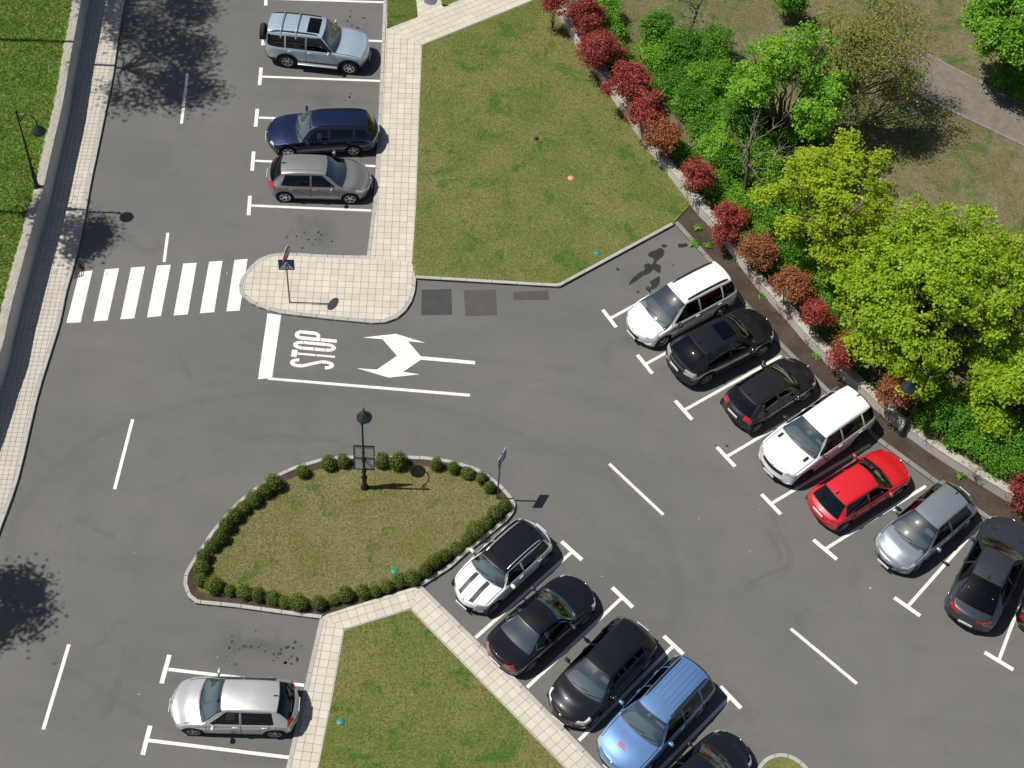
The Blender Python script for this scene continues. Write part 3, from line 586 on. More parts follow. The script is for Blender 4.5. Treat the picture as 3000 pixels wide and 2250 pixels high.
def ragged(P, amp, n=3):
    out = []
    for i in range(len(P)):
        a, b = Vector(P[i]), Vector(P[(i+1) % len(P)])
        for k in range(n):
            q = a.lerp(b, k/n); out.append((q.x+rnd.uniform(-amp, amp), q.y+rnd.uniform(-amp, amp)))
    return out
def soft(P):
    q = P+P[:3]; c = smooth_line(q, 3); return c[3:-6]
for s in LY['stains']: flat('oil_stain', ragged(soft(s) if len(s) > 4 else s, .014 if len(s) > 4 else .02, 2), .003, 'oil')
for s in LY['spots']:
    r = rnd.uniform(.02, .065); flat('oil_stain', [(s[0]+r*rnd.uniform(.6, 1.3)*math.cos(t*.785), s[1]+r*rnd.uniform(.6, 1.2)*math.sin(t*.785)) for t in range(8)], .003, 'oil')
for p in LY['litter'][::2]:
    r = rnd.uniform(.012, .03); flat('litter_scrap', [(p[0]+r*rnd.uniform(.5, 1.3)*math.cos(t*1.05), p[1]+r*rnd.uniform(.5, 1.3)*math.sin(t*1.05)) for t in range(6)], .006, 'litter')
# STOP lettering: four letters in a frame (u along the word, v up the letters), stencil gaps
ST = [Vector(p) for p in LY['stop_text']]
def stpt(u, v): a = ST[0].lerp(ST[1], u); b = ST[3].lerp(ST[2], u); q = a.lerp(b, v); return (q.x, q.y)
def ring(cx, cy, rx, ry, t0, t1, wx, wy, n=10):
    o = [(cx+rx*math.cos(t0+(t1-t0)*k/n), cy+ry*math.sin(t0+(t1-t0)*k/n)) for k in range(n+1)]
    i = [(cx+(rx-wx)*math.cos(t0+(t1-t0)*k/n), cy+(ry-wy)*math.sin(t0+(t1-t0)*k/n)) for k in range(n+1)]
    return o+list(reversed(i))
def letter(u0, w, shapes):
    bm = bmesh.new()
    for P in shapes:
        Q = ccw([stpt(u0+x*w, y) for x, y in P]); f = bm.faces.new([bm.verts.new((x, y, .004)) for x, y in Q])
    bm.normal_update(); bmesh.ops.triangulate(bm, faces=bm.faces[:], ngon_method='EAR_CLIP'); link('stop_letter', bm_mesh('stop_letter', bm, M['line']), road)
pi = math.pi; sw = .36; sh = .10; g_ = .012
S_ = [ring(.5, .80, .5, .20, 0.0, pi, sw, sh), [(0, .80), (sw, .80), (sw, .72), (0, .72)], [(0, .715), (sw, .715), (1, .40-.10), (1-sw, .30)], [(1-sw, .29), (1, .29), (1, .20), (1-sw, .20)], ring(.5, .20, .5, .20, pi, 2*pi, sw, sh)]
O_ = [ring(.5, .77, .5, .23, 0, pi, sw, sh), ring(.5, .23, .5, .23, pi, 2*pi, sw, sh), [(0, .24), (sw, .24), (sw, .49), (0, .49)], [(0, .51), (sw, .51), (sw, .76), (0, .76)], [(1-sw, .24), (1, .24), (1, .76), (1-sw, .76)]]
T_ = [[(0, .87), (1, .87), (1, 1), (0, 1)], [(.35, .0), (.65, .0), (.65, .43), (.35, .43)], [(.35, .45), (.65, .45), (.65, .86), (.35, .86)]]
P_ = [[(0, 0), (sw, 0), (sw, .38), (0, .38)], [(0, .395), (sw, .395), (sw, .84), (0, .84)], ring(.5, .84, .5, .16, 0, pi, sw, sh), [(1-sw, .56), (1, .56), (1, .83), (1-sw, .83)], ring(.5, .555, .5, .16, pi*1.5, 2*pi, sw, sh, 6), [(sw+.02, .395), (.49, .395), (.49, .48), (sw+.02, .48)]]
letter(0.0, .235, S_); letter(.265, .185, T_); letter(.475, .235, O_); letter(.74, .25, P_)
# drain grate in the gutter
D = LY['drain']; dr = empty('drain_grate', ((D[0][0]+D[2][0])/2, (D[0][1]+D[2][1])/2, 0)); tag(dr, 'rusty slotted drain grate in the gutter beside the zebra crossing', 'drain')
M['rust'] = simple('rusty_iron', (.10, .07, .05), .8, noise=.4, nscale=20)
_dx, _dy = (D[0][0]+D[2][0])/2, (D[0][1]+D[2][1])/2
def dpt(u, v): a = Vector(D[0]).lerp(Vector(D[1]), u); b = Vector(D[3]).lerp(Vector(D[2]), u); q = a.lerp(b, v); return (q.x-_dx, q.y-_dy)
def dbox(name, u0, u1, v0, v1, z1): v, f = prism(ccw([dpt(u0, v0), dpt(u1, v0), dpt(u1, v1), dpt(u0, v1)]), .001, z1, .004); link(name, mesh(name, v, f, M['rust']), dr)
flat('well', [(p[0], p[1]) for p in [dpt(0, 0), dpt(1, 0), dpt(1, 1), dpt(0, 1)]], .003, 'sign_black', dr)
for v0, v1 in ((0, .06), (.47, .53), (.94, 1)): dbox('frame_bar', 0, 1, v0, v1, .02)
for u0 in (0, .93): dbox('frame_bar', u0, u0+.07, .06, .47, .02); dbox('frame_bar', u0, u0+.07, .53, .94, .02)
for k in range(4):
    for v0, v1 in ((.07, .46), (.54, .93)): dbox('slat', .15+k*.2, .23+k*.2, v0, v1, .016)
ADJ = {'c13': (.02, -.14, 0)}
# ================================================================== street furniture
def tube(bm, pts, radii, n=8, cap=True):
    pts = [Vector(p) for p in pts]; rings = []
    up = Vector((0, 0, 1)); prev = None
    for i, p in enumerate(pts):
        t = (pts[min(i+1, len(pts)-1)]-pts[max(0, i-1)]).normalized(); a = prev if prev is not None else (Vector((1, 0, 0)) if abs(t.x) < .8 else Vector((0, 1, 0)))
        b = t.cross(a).normalized(); a = b.cross(t).normalized(); prev = a; r = radii[i] if hasattr(radii, '__len__') else radii
        rings.append([bm.verts.new(p+(a*math.cos(2*math.pi*k/n)+b*math.sin(2*math.pi*k/n))*r) for k in range(n)])
    for i in range(len(rings)-1):
        for k in range(n): bm.faces.new((rings[i][k], rings[i][(k+1) % n], rings[i+1][(k+1) % n], rings[i+1][k]))
    if cap: bm.faces.new(list(reversed(rings[0]))); bm.faces.new(rings[-1])
def tube_obj(name, pts, radii, mat, parent, n=8):
    bm = bmesh.new(); tube(bm, pts, radii, n); return link(name, bm_mesh(name, bm, mat, True), parent)
def lathe_z(name, prof, mat, parent, loc=(0, 0, 0), n=24):
    bm = bmesh.new(); rows = []
    for i in range(n):
        a = 2*math.pi*i/n; rows.append([bm.verts.new((r*math.cos(a), r*math.sin(a), h)) for r, h in prof])
    for i in range(n):
        for j in range(len(prof)-1): bm.faces.new((rows[i][j], rows[(i+1) % n][j], rows[(i+1) % n][j+1], rows[i][j+1]))
    bmesh.ops.remove_doubles(bm, verts=bm.verts[:], dist=1e-5)
    o = link(name, bm_mesh(name, bm, mat, True), parent); o.location = loc; return o
def box_obj(name, c, d, mat, parent, rz=0.0, bev=.006):
    bm = bmesh.new(); r = bmesh.ops.create_cube(bm, size=1.0)
    for v in r['verts']: v.co = Vector((v.co.x*d[0], v.co.y*d[1], v.co.z*d[2]))
    if bev: bmesh.ops.bevel(bm, geom=bm.edges[:], offset=bev, segments=1, affect='EDGES')
    o = link(name, bm_mesh(name, bm, mat), parent); o.location = c; o.rotation_euler = (0, 0, rz); return o
def street_lamp(loc, arm, label):
    r = empty('street_lamp', loc, arm); tag(r, label, 'street lamp', 'black cast iron street lamps')
    lathe_z('base', [(0, 0), (.15, 0), (.15, .05), (.11, .09), (.085, .16), (.08, .62), (.105, .66), (.105, .72), (.07, .78), (.06, 1.05), (.082, 1.09), (.082, 1.13), (.04, 1.18)], M['iron'], r)
    lathe_z('post', [(.046, 1.15), (.040, 2.3), (.055, 2.33), (.055, 2.37), (.036, 2.4), (.031, 4.12), (.06, 4.15), (.05, 4.2), (.03, 4.26), (0, 4.34)], M['iron'], r, n=14)
    P = [(0, 0, 3.72), (.12, 0, 3.80), (.22, 0, 3.98), (.34, 0, 4.17), (.52, 0, 4.22), (.67, 0, 4.12), (.745, 0, 3.95), (.75, 0, 3.78)]
    bm = bmesh.new(); tube(bm, P, .022, 8); tube(bm, [(0, 0, 4.02), (.17, 0, 4.0), (.27, 0, 4.06)], .014, 6); link('arm', bm_mesh('arm', bm, M['iron'], True), r)
    box_obj('crossbar', (-.0, 0, 3.9), (.26, .03, .03), M['iron'], r)
    h = lathe_z('lamp_shade', [(0, .32), (.03, .31), (.05, .22), (.10, .19), (.13, .10), (.235, .03), (.275, -.03), (.275, -.055), (.25, -.05), (.22, .0), (0, .02)], M['lamp_shade'], r, (.75, 0, 3.48), 32)
    lathe_z('bulb', [(0, -.10), (.08, -.07), (.11, 0), (.08, .02)], M['sign_white'], h, (0, 0, 0), 16)
    return r
_p = LY['pt']
lampc = street_lamp((*_p['lamp_c'], .10), math.radians(93), 'black street lamp standing in the lawn of the hedged island')
street_lamp((*_p['lamp_l'], 1.36), math.radians(-12), 'black street lamp on the grass bank above the concrete wall')
street_lamp((*_p['lamp_r'], .05), math.radians(205), 'black street lamp in the soil bed below the big yellow green maple')
# board on the lamp post
nb = empty('notice_board', (_p['lamp_c'][0], _p['lamp_c'][1]+.12, 1.92)); nb.rotation_euler = (math.radians(-6), 0, math.radians(3)); tag(nb, 'grey two panel board clamped to the street lamp of the hedged island', 'board')
for zz in (-.325, .325): box_obj('panel', (0, .0, zz), (.68, .03, .61), M['sign_grey'], nb)
for zz in (-.65, 0, .65): box_obj('rail', (0, -.004, zz), (.74, .05, .035), M['iron'], nb, bev=.004)
for xx in (-.355, .355): box_obj('frame_post', (xx, -.004, 0), (.03, .046, 1.335), M['iron'], nb, bev=.004)
box_obj('clamp', (0, -.09, 0.0), (.14, .16, .10), M['iron'], nb)
# crossing sign + stop sign on one pole
sg1 = empty('road_sign', (*_p['sign1'], .12)); tag(sg1, 'pole with a blue pedestrian crossing sign and a red stop sign, on the paved island', 'road sign')
lathe_z('pole', [(.0, 0), (.032, 0), (.030, 3.30), (0, 3.31)], M['galv'], sg1, n=12)
cr = box_obj('crossing_sign', (0.02, -.06, 2.38), (.60, .02, .60), M['sign_blue'], sg1, math.radians(6))
def flat_on(name, pts, y, mat, par):
    V = [(x, y, z) for x, z in pts]; me = mesh(name, V, [tuple(range(len(V)))], mat); return link(name, me, par)
flat_on('white_triangle', [(-.27, -.24), (.27, -.24), (0, .22)], -.0125, M['sign_white'], cr)
bm = bmesh.new()
def poly2(P, y=-.0145): bm.faces.new([bm.verts.new((x, y, z)) for x, z in P])
poly2([(.03+.035*math.cos(t*.785), .075+.035*math.sin(t*.785)) for t in range(8)]); link('figure_head', bm_mesh('figure_head', bm, M['sign_black']), cr); bm = bmesh.new(); poly2([(0, -.06), (.06, -.06), (.05, .035), (.0, .03)]); poly2([(.03, -.06), (.06, -.06), (.11, -.2), (.07, -.2)]); poly2([(0, -.06), (.03, -.06), (-.03, -.2), (-.075, -.2)]); poly2([(.0, .03), (.0, .0), (-.075, -.05), (-.085, -.03)]); poly2([(.05, .03), (.05, .0), (.105, -.03), (.11, -.005)])
link('walking_figure', bm_mesh('walking_figure', bm, M['sign_black']), cr)
for k in range(5): bm = bmesh.new(); poly2([(-.2+k*.085, -.238), (-.155+k*.085, -.238), (-.155+k*.085, -.212), (-.2+k*.085, -.212)]); link('zebra_stripe', bm_mesh('zebra_stripe', bm, M['sign_black']), cr)
so = empty('tmp', (0, 0, 0)); bpy.data.objects.remove(so)
def octagon(name, R, x0, x1, mat, par):
    P = [(R*math.cos(math.pi/8+k*math.pi/4), R*math.sin(math.pi/8+k*math.pi/4)) for k in range(8)]; V = [(x0, y, z) for y, z in P]+[(x1, y, z) for y, z in P]
    F = [tuple(range(8)), tuple(range(15, 7, -1))]+[(k, (k+1) % 8, 8+(k+1) % 8, 8+k) for k in range(8)]; bm = bmesh.new(); vs = [bm.verts.new(v) for v in V]
    for f in F: bm.faces.new([vs[i] for i in f])
    return link(name, bm_mesh(name, bm, mat), par)
oc = octagon('stop_sign', .34, -.01, .01, M['sign_grey'], sg1); oc.location = (.05, 0, 2.98); oc.rotation_euler = (0, 0, math.radians(-14))
octagon('red_face', .335, .0115, .013, M['sign_red'], oc)
_st = bpy.data.curves.new('stop_word', 'FONT'); _st.body = 'STOP'; _st.size = .22; _st.align_x = 'CENTER'; _st.align_y = 'CENTER'
_to = link('stop_word_curve', _st); _me = _to.to_mesh(); _vs = [tuple(v.co) for v in _me.vertices]; _fs = [tuple(q.vertices) for q in _me.polygons]; _to.to_mesh_clear(); bpy.data.objects.remove(_to)
if _vs: link('stop_word', mesh('stop_word', [(.0145, x, y) for x, y, z in _vs], _fs, M['sign_white']), oc)
sg2 = empty('road_sign', (*_p['sign2'], .10)); tag(sg2, 'thin pole with a dark rectangular plate at the tip of the hedged island', 'road sign')
lathe_z('pole', [(0, 0), (.03, 0), (.028, 3.1), (0, 3.11)], M['galv'], sg2, n=12)
pl2 = box_obj('plate', (.045, 0, 2.72), (.02, .62, .62), M['sign_grey'], sg2, math.radians(-22)); box_obj('plate_face', (.0125, 0, 0), (.004, .60, .60), M['sign_blue'], pl2, 0, 0)
bm = bmesh.new()
for P in ([(-.10, -.22), (-.02, -.22), (-.02, .22), (-.10, .22)], [(-.02, .14), (.10, .14), (.16, .08), (.16, .18), (.10, .22), (-.02, .22)], [(-.02, -.06), (.10, -.06), (.16, 0), (.16, .08), (.09, .06), (.07, .02), (-.02, .02)]): bm.faces.new([bm.verts.new((.0155, y, z)) for y, z in P])
link('letter', bm_mesh('letter', bm, M['sign_white']), pl2)
# lids in the grass
def lid(p, mat, lab, r=.13):
    o = lathe_z('valve_cover', [(0, .035), (r*.8, .035), (r*.86, .028), (r, .026), (r, -.04)], mat, None, (p[0], p[1], .10), 20); tag(o, lab, 'valve cover', 'round valve covers in the lawns')
    return o
lid(LY['covers']['teal'][0], M['teal'], 'round teal cover in the big lawn near its kerb'); lid(LY['covers']['teal'][1], M['teal'], 'round teal cover in the lawn of the hedged island'); lid(LY['covers']['teal'][2], M['teal'], 'round teal cover in the lawn beside the silver hatchback')
lid(LY['covers']['orange'][0], M['orange'], 'round orange cover in the middle of the big lawn')
mh = lathe_z('manhole_cover', [(0, .012), (.27, .012), (.29, .006), (.30, -.01)], M['galv'], None, (*LY['manhole'][0], .122), 28); tag(mh, 'round grey manhole cover in the tiled path', 'manhole cover')
st = LY['covers']['stump'][0]; sp = lathe_z('tree_stump', [(0, .16), (.06, .17), (.075, .12), (.09, .04), (.12, -.02)], M['wood'], None, (*st, .10), 11); tag(sp, 'small dark stump in the middle of the big lawn', 'stump')
# ================================================================== plants
def leaf_mesh(name, pos, nrm, size, tint, mat, parent, width=.42, fold=.12):
    """many small folded leaves as one mesh"""
    N = len(pos); pos = np.asarray(pos, float); nrm = np.asarray(nrm, float); nrm /= np.linalg.norm(nrm, axis=1)[:, None]+1e-9
    r = nrg.normal(size=(N, 3)); u = r-nrm*np.sum(r*nrm, 1)[:, None]; u /= np.linalg.norm(u, axis=1)[:, None]+1e-9; v = np.cross(nrm, u); s = np.asarray(size, float)[:, None]
    V = np.empty((N, 4, 3)); V[:, 0] = pos-u*s*.5; V[:, 1] = pos+v*s*width+nrm*s*fold-u*s*.05; V[:, 2] = pos+u*s*.5; V[:, 3] = pos-v*s*width+nrm*s*fold-u*s*.05
    me = bpy.data.meshes.new(name); me.vertices.add(4*N); me.vertices.foreach_set('co', V.reshape(-1)); b = np.arange(N)[:, None]*4
    me.loops.add(6*N); me.loops.foreach_set('vertex_index', (b+np.array([[0, 2, 1, 0, 3, 2]])).reshape(-1).astype(np.int32)); me.polygons.add(2*N)
    me.polygons.foreach_set('loop_start', (np.arange(2*N)*3).astype(np.int32)); me.update(calc_edges=True)
    a = me.attributes.new('tint', 'FLOAT', 'FACE'); a.data.foreach_set('value', np.repeat(np.clip(tint, 0, 1), 2).astype(np.float32)); me.materials.append(mat); me.validate()
    return link(name, me, parent)
def sphere_pts(n):
    v = nrg.normal(size=(n, 3)); return v/np.linalg.norm(v, axis=1)[:, None]
def crown_leaves(lobes, per_lobe0, clump_r, leaves_per, size, up=.6):
    """lobes: (center, radii). clumps sit near each lobe's surface; leaves fill the clumps"""
    P, Nn, S, T = [], [], [], []; cl = []
    rm = np.median([max(R) for c, R in lobes])
    for (c, R) in lobes:
        per_lobe = max(4, int(per_lobe0*min(1.3, (max(R)/rm)**2))); c = np.array(c, float); R = np.array(R, float); d = sphere_pts(per_lobe); rad = nrg.uniform(.25, 1.0, per_lobe)**.45; q = c+d*R*rad[:, None]; cl.append(q)
        for k in range(per_lobe):
            m = max(3, int(leaves_per*nrg.uniform(.5, 1.4))); e = nrg.normal(size=(m, 3))*clump_r*np.array([1, 1, .55])*nrg.uniform(.6, 1.25); p = q[k]+e
            P.append(p); nn = nrg.normal(size=(m, 3))*.55+d[k]*.45+np.array([0, 0, up]); Nn.append(nn); S.append(size*nrg.uniform(.6, 1.35, m)); T.append(np.clip(nrg.normal(.5, .2, m)+nrg.normal(0, .24), 0, 1))
    return np.vstack(P), np.vstack(Nn), np.concatenate(S), np.concatenate(T), np.vstack(cl)
def limb(bm, a, b, r0, r1, wob, n=6, k=6):
    a, b = Vector(a), Vector(b); pts = []; rr = []
    for i in range(k+1):
        t = i/k; q = a.lerp(b, t); w = wob*math.sin(t*math.pi); pts.append(q+Vector((rnd.uniform(-w, w), rnd.uniform(-w, w), rnd.uniform(-w, w)*.4))); rr.append(r0+(r1-r0)*t)
    tube(bm, pts, rr, n, False); return pts
def tree(name, label, base, lobes, trunk_r, leafmat, per_lobe, clump_r, leaves_per, size, group=None, bark='bark', twigs=40, cat='tree', fork=.35, up=.85):
    """base (x,y,z); lobes in world coordinates"""
    bx_, by_, bz = base; r = empty(name, base); tag(r, label, cat, group); L = [((c[0]-bx_, c[1]-by_, c[2]-bz), R) for c, R in lobes]
    cen = np.mean([c for c, R in L], 0); zf = cen[2]*fork; bm = bmesh.new(); fk = Vector((cen[0]*.25, cen[1]*.25, zf)); limb(bm, (0, 0, -.1), fk, trunk_r, trunk_r*.72, .05, 8, 5); link('trunk', bm_mesh('trunk', bm, M[bark], True), r)
    P, Nn, S, T, CL = crown_leaves(L, per_lobe, clump_r, leaves_per, size, up); bm = bmesh.new()
    for c, R in L:
        e = Vector(c); limb(bm, fk, e, trunk_r*.5, trunk_r*.14, .16, 6, 6)
        for q in CL[nrg.choice(len(CL), min(len(CL), twigs))] if len(L) == 1 else [CL[i] for i in nrg.choice(len(CL), twigs//len(L)+2)]:
            if (Vector(q)-e).length < max(R)*1.5: limb(bm, e.lerp(fk, rnd.uniform(0, .45)), q, trunk_r*.13, trunk_r*.04, .06, 4, 3)
    link('limbs', bm_mesh('limbs', bm, M[bark], True), r)
    leaf_mesh('crown', P, Nn, S, T, leafmat, r); return r
def lobes_around(c, R, n, f=.62, flat=.8):
    out = []; d = sphere_pts(n*3); d = d[d[:, 2] > -.55][:n]
    for k in range(len(d)):
        s = f*nrg.uniform(.6, 1.2); out.append(((c[0]+d[k, 0]*R[0]*(1-s*.72), c[1]+d[k, 1]*R[1]*(1-s*.72), c[2]+d[k, 2]*R[2]*(1-s*.72)), (R[0]*s, R[1]*s, R[2]*s*flat)))
    d = sphere_pts(n*2); d = d[d[:, 2] > -.5][:int(n*.6)]
    for k in range(len(d)):
        s = f*nrg.uniform(.32, .55); e = nrg.uniform(.82, 1.12); out.append(((c[0]+d[k, 0]*R[0]*e, c[1]+d[k, 1]*R[1]*e, c[2]+d[k, 2]*R[2]*e), (R[0]*s, R[1]*s, R[2]*s*flat)))
    return out
TR = LY['trees']
def tc(k, dx=0, dy=0, dz=0): t = TR[k]; return (t[0]+dx, t[1]+dy, t[2]+dz)
t = tc('maple_big'); tree('maple_tree', 'broad yellow green maple rising above the garden wall and lamp', (t[0]-.2, t[1]-.1, .4), lobes_around(t, (3.75, 3.4, 3.0), 36, .34), .17, M['maple'], 46, .135, 27, .112, 'trees in the park', twigs=150)
t = tc('maple_mid'); tree('maple_tree', 'slimmer golden green maple with open gappy crown', (t[0]-.3, t[1]-.2, .4), lobes_around(t, (2.4, 2.3, 2.9), 24, .30), .13, M['maple_yellow'], 25, .125, 26, .108, 'trees in the park', twigs=110)
t = tc('green_tall'); tree('park_tree', 'fresh green tree between the dark bushes and the brown tree', (t[0], t[1], .4), lobes_around(t, (2.2, 2.2, 2.9), 18, .33), .12, M['green'], 32, .13, 26, .108, 'trees in the park', twigs=60)
t = tc('brown_thin'); tree('park_tree', 'thin brownish olive tree casting its shadow on the park path', (LY['trees']['brown_thin'][0]-.6, LY['trees']['brown_thin'][1]-.5, .4), lobes_around(t, (2.5, 2.4, 2.4), 18, .42), .11, M['brown_leaf'], 60, .22, 15, .075, 'trees in the park', bark='bark_pale', twigs=220, fork=.42)
t = tc('top_right'); tree('park_tree', 'bright green leafy tree beyond the park path', (t[0]+.3, t[1], .4), lobes_around(t, (2.1, 2.0, 2.3), 17, .40), .14, M['green'], 44, .15, 25, .112, 'trees in the park')
t = tc('maple_low'); tree('maple_tree', 'low green maple beside the broad yellow green maple', (t[0]+.2, t[1]+.3, .4), lobes_around(t, (1.7, 1.7, 1.9), 15, .40), .12, M['maple'], 46, .14, 26, .11, 'trees in the park')
SHL = ['tall tree on the grass bank above the lamp, its shade on the road', 'tall tree at the end of the grass bank, its shade across the road', 'slender tree on the grass bank shading the pavement by the crossing', 'tree on the grass bank whose shade falls on the lower road', 'small tree on the grass bank beside the slender one']
for (k, (x, y, z, R)), lab in zip(LY['shade'].items(), SHL):
    tree('bank_tree', lab, (x, y, WALL_H-.05), lobes_around((x, y, z), (R, R*1.05, R*.95), 13, .46), .085, M['green'], int(17*R+5), .30, 11, .13, 'trees on the grass bank', twigs=40, fork=.72)
# bare trees
def bare(base, h, lean, label):
    r = empty('bare_tree', (*base, .40)); tag(r, label, 'tree', 'bare young trees in the park'); bm = bmesh.new()
    tr_ = limb(bm, (0, 0, -.05), (lean[0]*.6, lean[1]*.6, h*.6), .085, .05, .08, 7, 8); link('trunk', bm_mesh('trunk', bm, M['bark'], True), r); bm = bmesh.new(); tip = Vector((lean[0]*.6, lean[1]*.6, h*.6))
    for k in range(11):
        s = tr_[rnd.randint(4, 8)]; a = rnd.uniform(0, 6.28); ln = rnd.uniform(.9, 1.9); e = s+Vector((math.cos(a)*ln*.8, math.sin(a)*ln*.8, rnd.uniform(.3, 1.1))); pts = limb(bm, s, e, .03, .012, .12, 5, 6)
        for q in range(5):
            s2 = pts[rnd.randint(2, 6)]; a2 = a+rnd.uniform(-1.1, 1.1); l2 = rnd.uniform(.3, .8); limb(bm, s2, s2+Vector((math.cos(a2)*l2, math.sin(a2)*l2, rnd.uniform(0, .5))), .010, .004, .05, 4, 4)
    limb(bm, tip, tip+Vector((.1, .1, h*.4)), .05, .012, .1, 6, 6); link('branches', bm_mesh('branches', bm, M['bark_pale'], True), r)
b_ = LY['bare']; bare(b_['b1'][0], 5.2, (-.5, .5), 'tall bare tree with a dark crooked trunk among the bushes'); bare(b_['b2'][0], 3.4, (.5, .2), 'short pale bare tree beside the taller bare one'); bare(b_['b3'][0], 3.6, (.5, .3), 'thin bare sapling behind the dense green bushes')
def bare_shrub(base, label):
    r = empty('bare_shrub', (*base, .05)); tag(r, label, 'shrub', 'leafless shrubs against the garden wall'); bm = bmesh.new()
    for k in range(7):
        a = rnd.uniform(0, 6.28); e = Vector((math.cos(a)*rnd.uniform(.1, .4), math.sin(a)*rnd.uniform(.1, .4), rnd.uniform(.6, 1.15))); pts = limb(bm, (rnd.uniform(-.05, .05), rnd.uniform(-.05, .05), -.03), e, .018, .007, .05, 5, 5)
        for q in range(4): s0 = pts[rnd.randint(2, 5)]; a2 = rnd.uniform(0, 6.28); limb(bm, s0, s0+Vector((math.cos(a2)*.3, math.sin(a2)*.3, rnd.uniform(.1, .35))), .006, .003, .03, 4, 3)
    link('stems', bm_mesh('stems', bm, M['bark_pale'], True), r)
bare_shrub(LY['bare']['s1'][0], 'leafless twiggy shrub against the wall just past the street lamp'); bare_shrub(LY['bare']['s2'][0], 'leafless twiggy shrub on the wall between the lamp and the last red shrub')
# bushes
BL = ['light green bush', 'deep green rounded bush', 'dark green bushy shrub']
def bsize(R): return 'large ' if R > 1.05 else ('small ' if R < .68 else '')
def bush_label(i, x, y, R):
    if x < 5: w = 'behind the red shrubs near the diagonal path'
    elif y > 11: w = 'at the edge of the dry park grass'
    elif y > 6: w = 'below the bare trees in the park'
    elif x > 17: w = 'under the low maple by the wall'
    elif x > 13: w = 'under the broad maple by the garden wall'
    else: w = 'between the garden wall and the golden maple'
    return bsize(R)+BL[i % 3]+' '+w
for i, (x, y, z, R) in enumerate(LY['bushes']):
    R *= 1.04; z = z*rnd.uniform(.85, 1.5)
    dw = min((Vector((x, y))-(lambda A, B: A+(B-A)*max(0, min(1, (Vector((x, y))-A).dot(B-A)/max(1e-6, (B-A).length_squared))))(Vector(WRf[q]), Vector(WRf[q+1]))).length for q in range(len(WRf)-1))
    R = min(R, dw-.28)
    if R < .3: continue
    r = empty('bush', (x, y, .40)); tag(r, bush_label(i, x, y, R), 'bush', 'green bushes behind the garden wall')
    m = M['green_deep'] if i % 3 else M['green']; L = lobes_around((0, 0, z-.40), (R, R, z*.75), 5, .62); P, Nn, S, T, CL = crown_leaves(L, max(14, int(80*R*R)), .13, 22, .072, .5); T = np.clip(T+rnd.uniform(-.3, .25), 0, 1); P[:, 2] = np.maximum(P[:, 2], .02)
    leaf_mesh('foliage', P, Nn, S, T, m, r); bm = bmesh.new()
    for c, RR in L: limb(bm, (0, 0, -.03), c, .025, .01, .05, 5, 4)
    link('stems', bm_mesh('stems', bm, M['bark'], True), r)
# red standards along the wall
RL = ['crimson red shrub by the diagonal path', 'round crimson shrub, second along the wall from the diagonal path', 'largest crimson shrub beside the green bush on the wall', 'crimson shrub touching the rusty red one', 'rusty red shrub in the wall row', 'orange brown shrub ending the dense row beside the big lawn', 'single red shrub on a bare stem near the lawn corner', 'dark red shrub beside the stained parking bay', 'low dark red shrub at the foot of the taller one', 'brown leaved round shrub behind the white people carrier', 'tan brown shrub behind the black sport utility car', 'bright red shrub next to the tan brown one', 'dark red shrub half under the broad maple', 'russet shrub beside the street lamp and wall', 'small red shrub on the wall past the bare stems', 'low red shrub in the soil at the wall end']
for (x, y, R, z, tone), lab in zip(LY['red'], RL):
    R *= 1.12
    r = empty('red_shrub', (x, y, .04)); tag(r, lab, 'shrub', 'red leaved shrubs along the garden wall'); m = M['red_leaf'] if tone < .4 else M['russet_leaf']
    L = lobes_around((0, 0, z-.04), (R, R, R*.95), 7, .58, .95); P, Nn, S, T, CL = crown_leaves(L, max(16, int(90*R*R)), .11, 17, .068, .45)
    T = np.clip(T-.15*(tone < .15)+.1, 0, 1); leaf_mesh('crown', P, Nn, S, T, m, r); bm = bmesh.new()
    for k in range(5): limb(bm, (rnd.uniform(-.08, .08), rnd.uniform(-.08, .08), -.03), (rnd.uniform(-.3, .3)*R*2, rnd.uniform(-.3, .3)*R*2, z-.1), .022, .010, .06, 5, 5)
    link('stems', bm_mesh('stems', bm, M['bark'], True), r)
    if z > 1.3:
        P = nrg.normal(size=(90, 3))*np.array([.16, .16, .12])+np.array([0, 0, .25]); P[:, 2] = np.abs(P[:, 2]); leaf_mesh('basal_leaves', P, nrg.normal(size=(90, 3))+np.array([0, 0, .5]), nrg.uniform(.05, .08, 90), nrg.uniform(0, .5, 90), M['red_leaf'], r)
# clipped box balls round the hedged island
proto = []
def box_ball(seed):
    d = sphere_pts(1500); d = d[d[:, 2] > -.75]; lump = 1+.10*np.sin(d[:, 0]*7+seed)*np.cos(d[:, 1]*6-seed)+.07*np.sin(d[:, 2]*9+seed*2); P = d*lump[:, None]*nrg.uniform(.80, 1.03, len(d))[:, None]*np.array([1, 1, 1.12]); P[:, 2] += .95
    return P, d
BX = []
for s in range(4):
    P, d = box_ball(s*1.7); tmp = leaf_mesh('foliage', P, d+nrg.normal(size=d.shape)*.5+np.array([0, 0, .3]), nrg.uniform(.10, .17, len(P)), nrg.normal(.45, .28, len(P)), M['box'], None); core = bmesh.new(); bmesh.ops.create_icosphere(core, subdivisions=2, radius=.78)
    for v in core.verts: v.co.z = v.co.z*1.1+.95
    cm = bm_mesh('core', core, M['box_core'] if 'box_core' in M else M.setdefault('box_core', simple('box_core', (.014, .020, .006), .95))); BX.append((tmp.data, cm)); bpy.data.objects.remove(tmp)
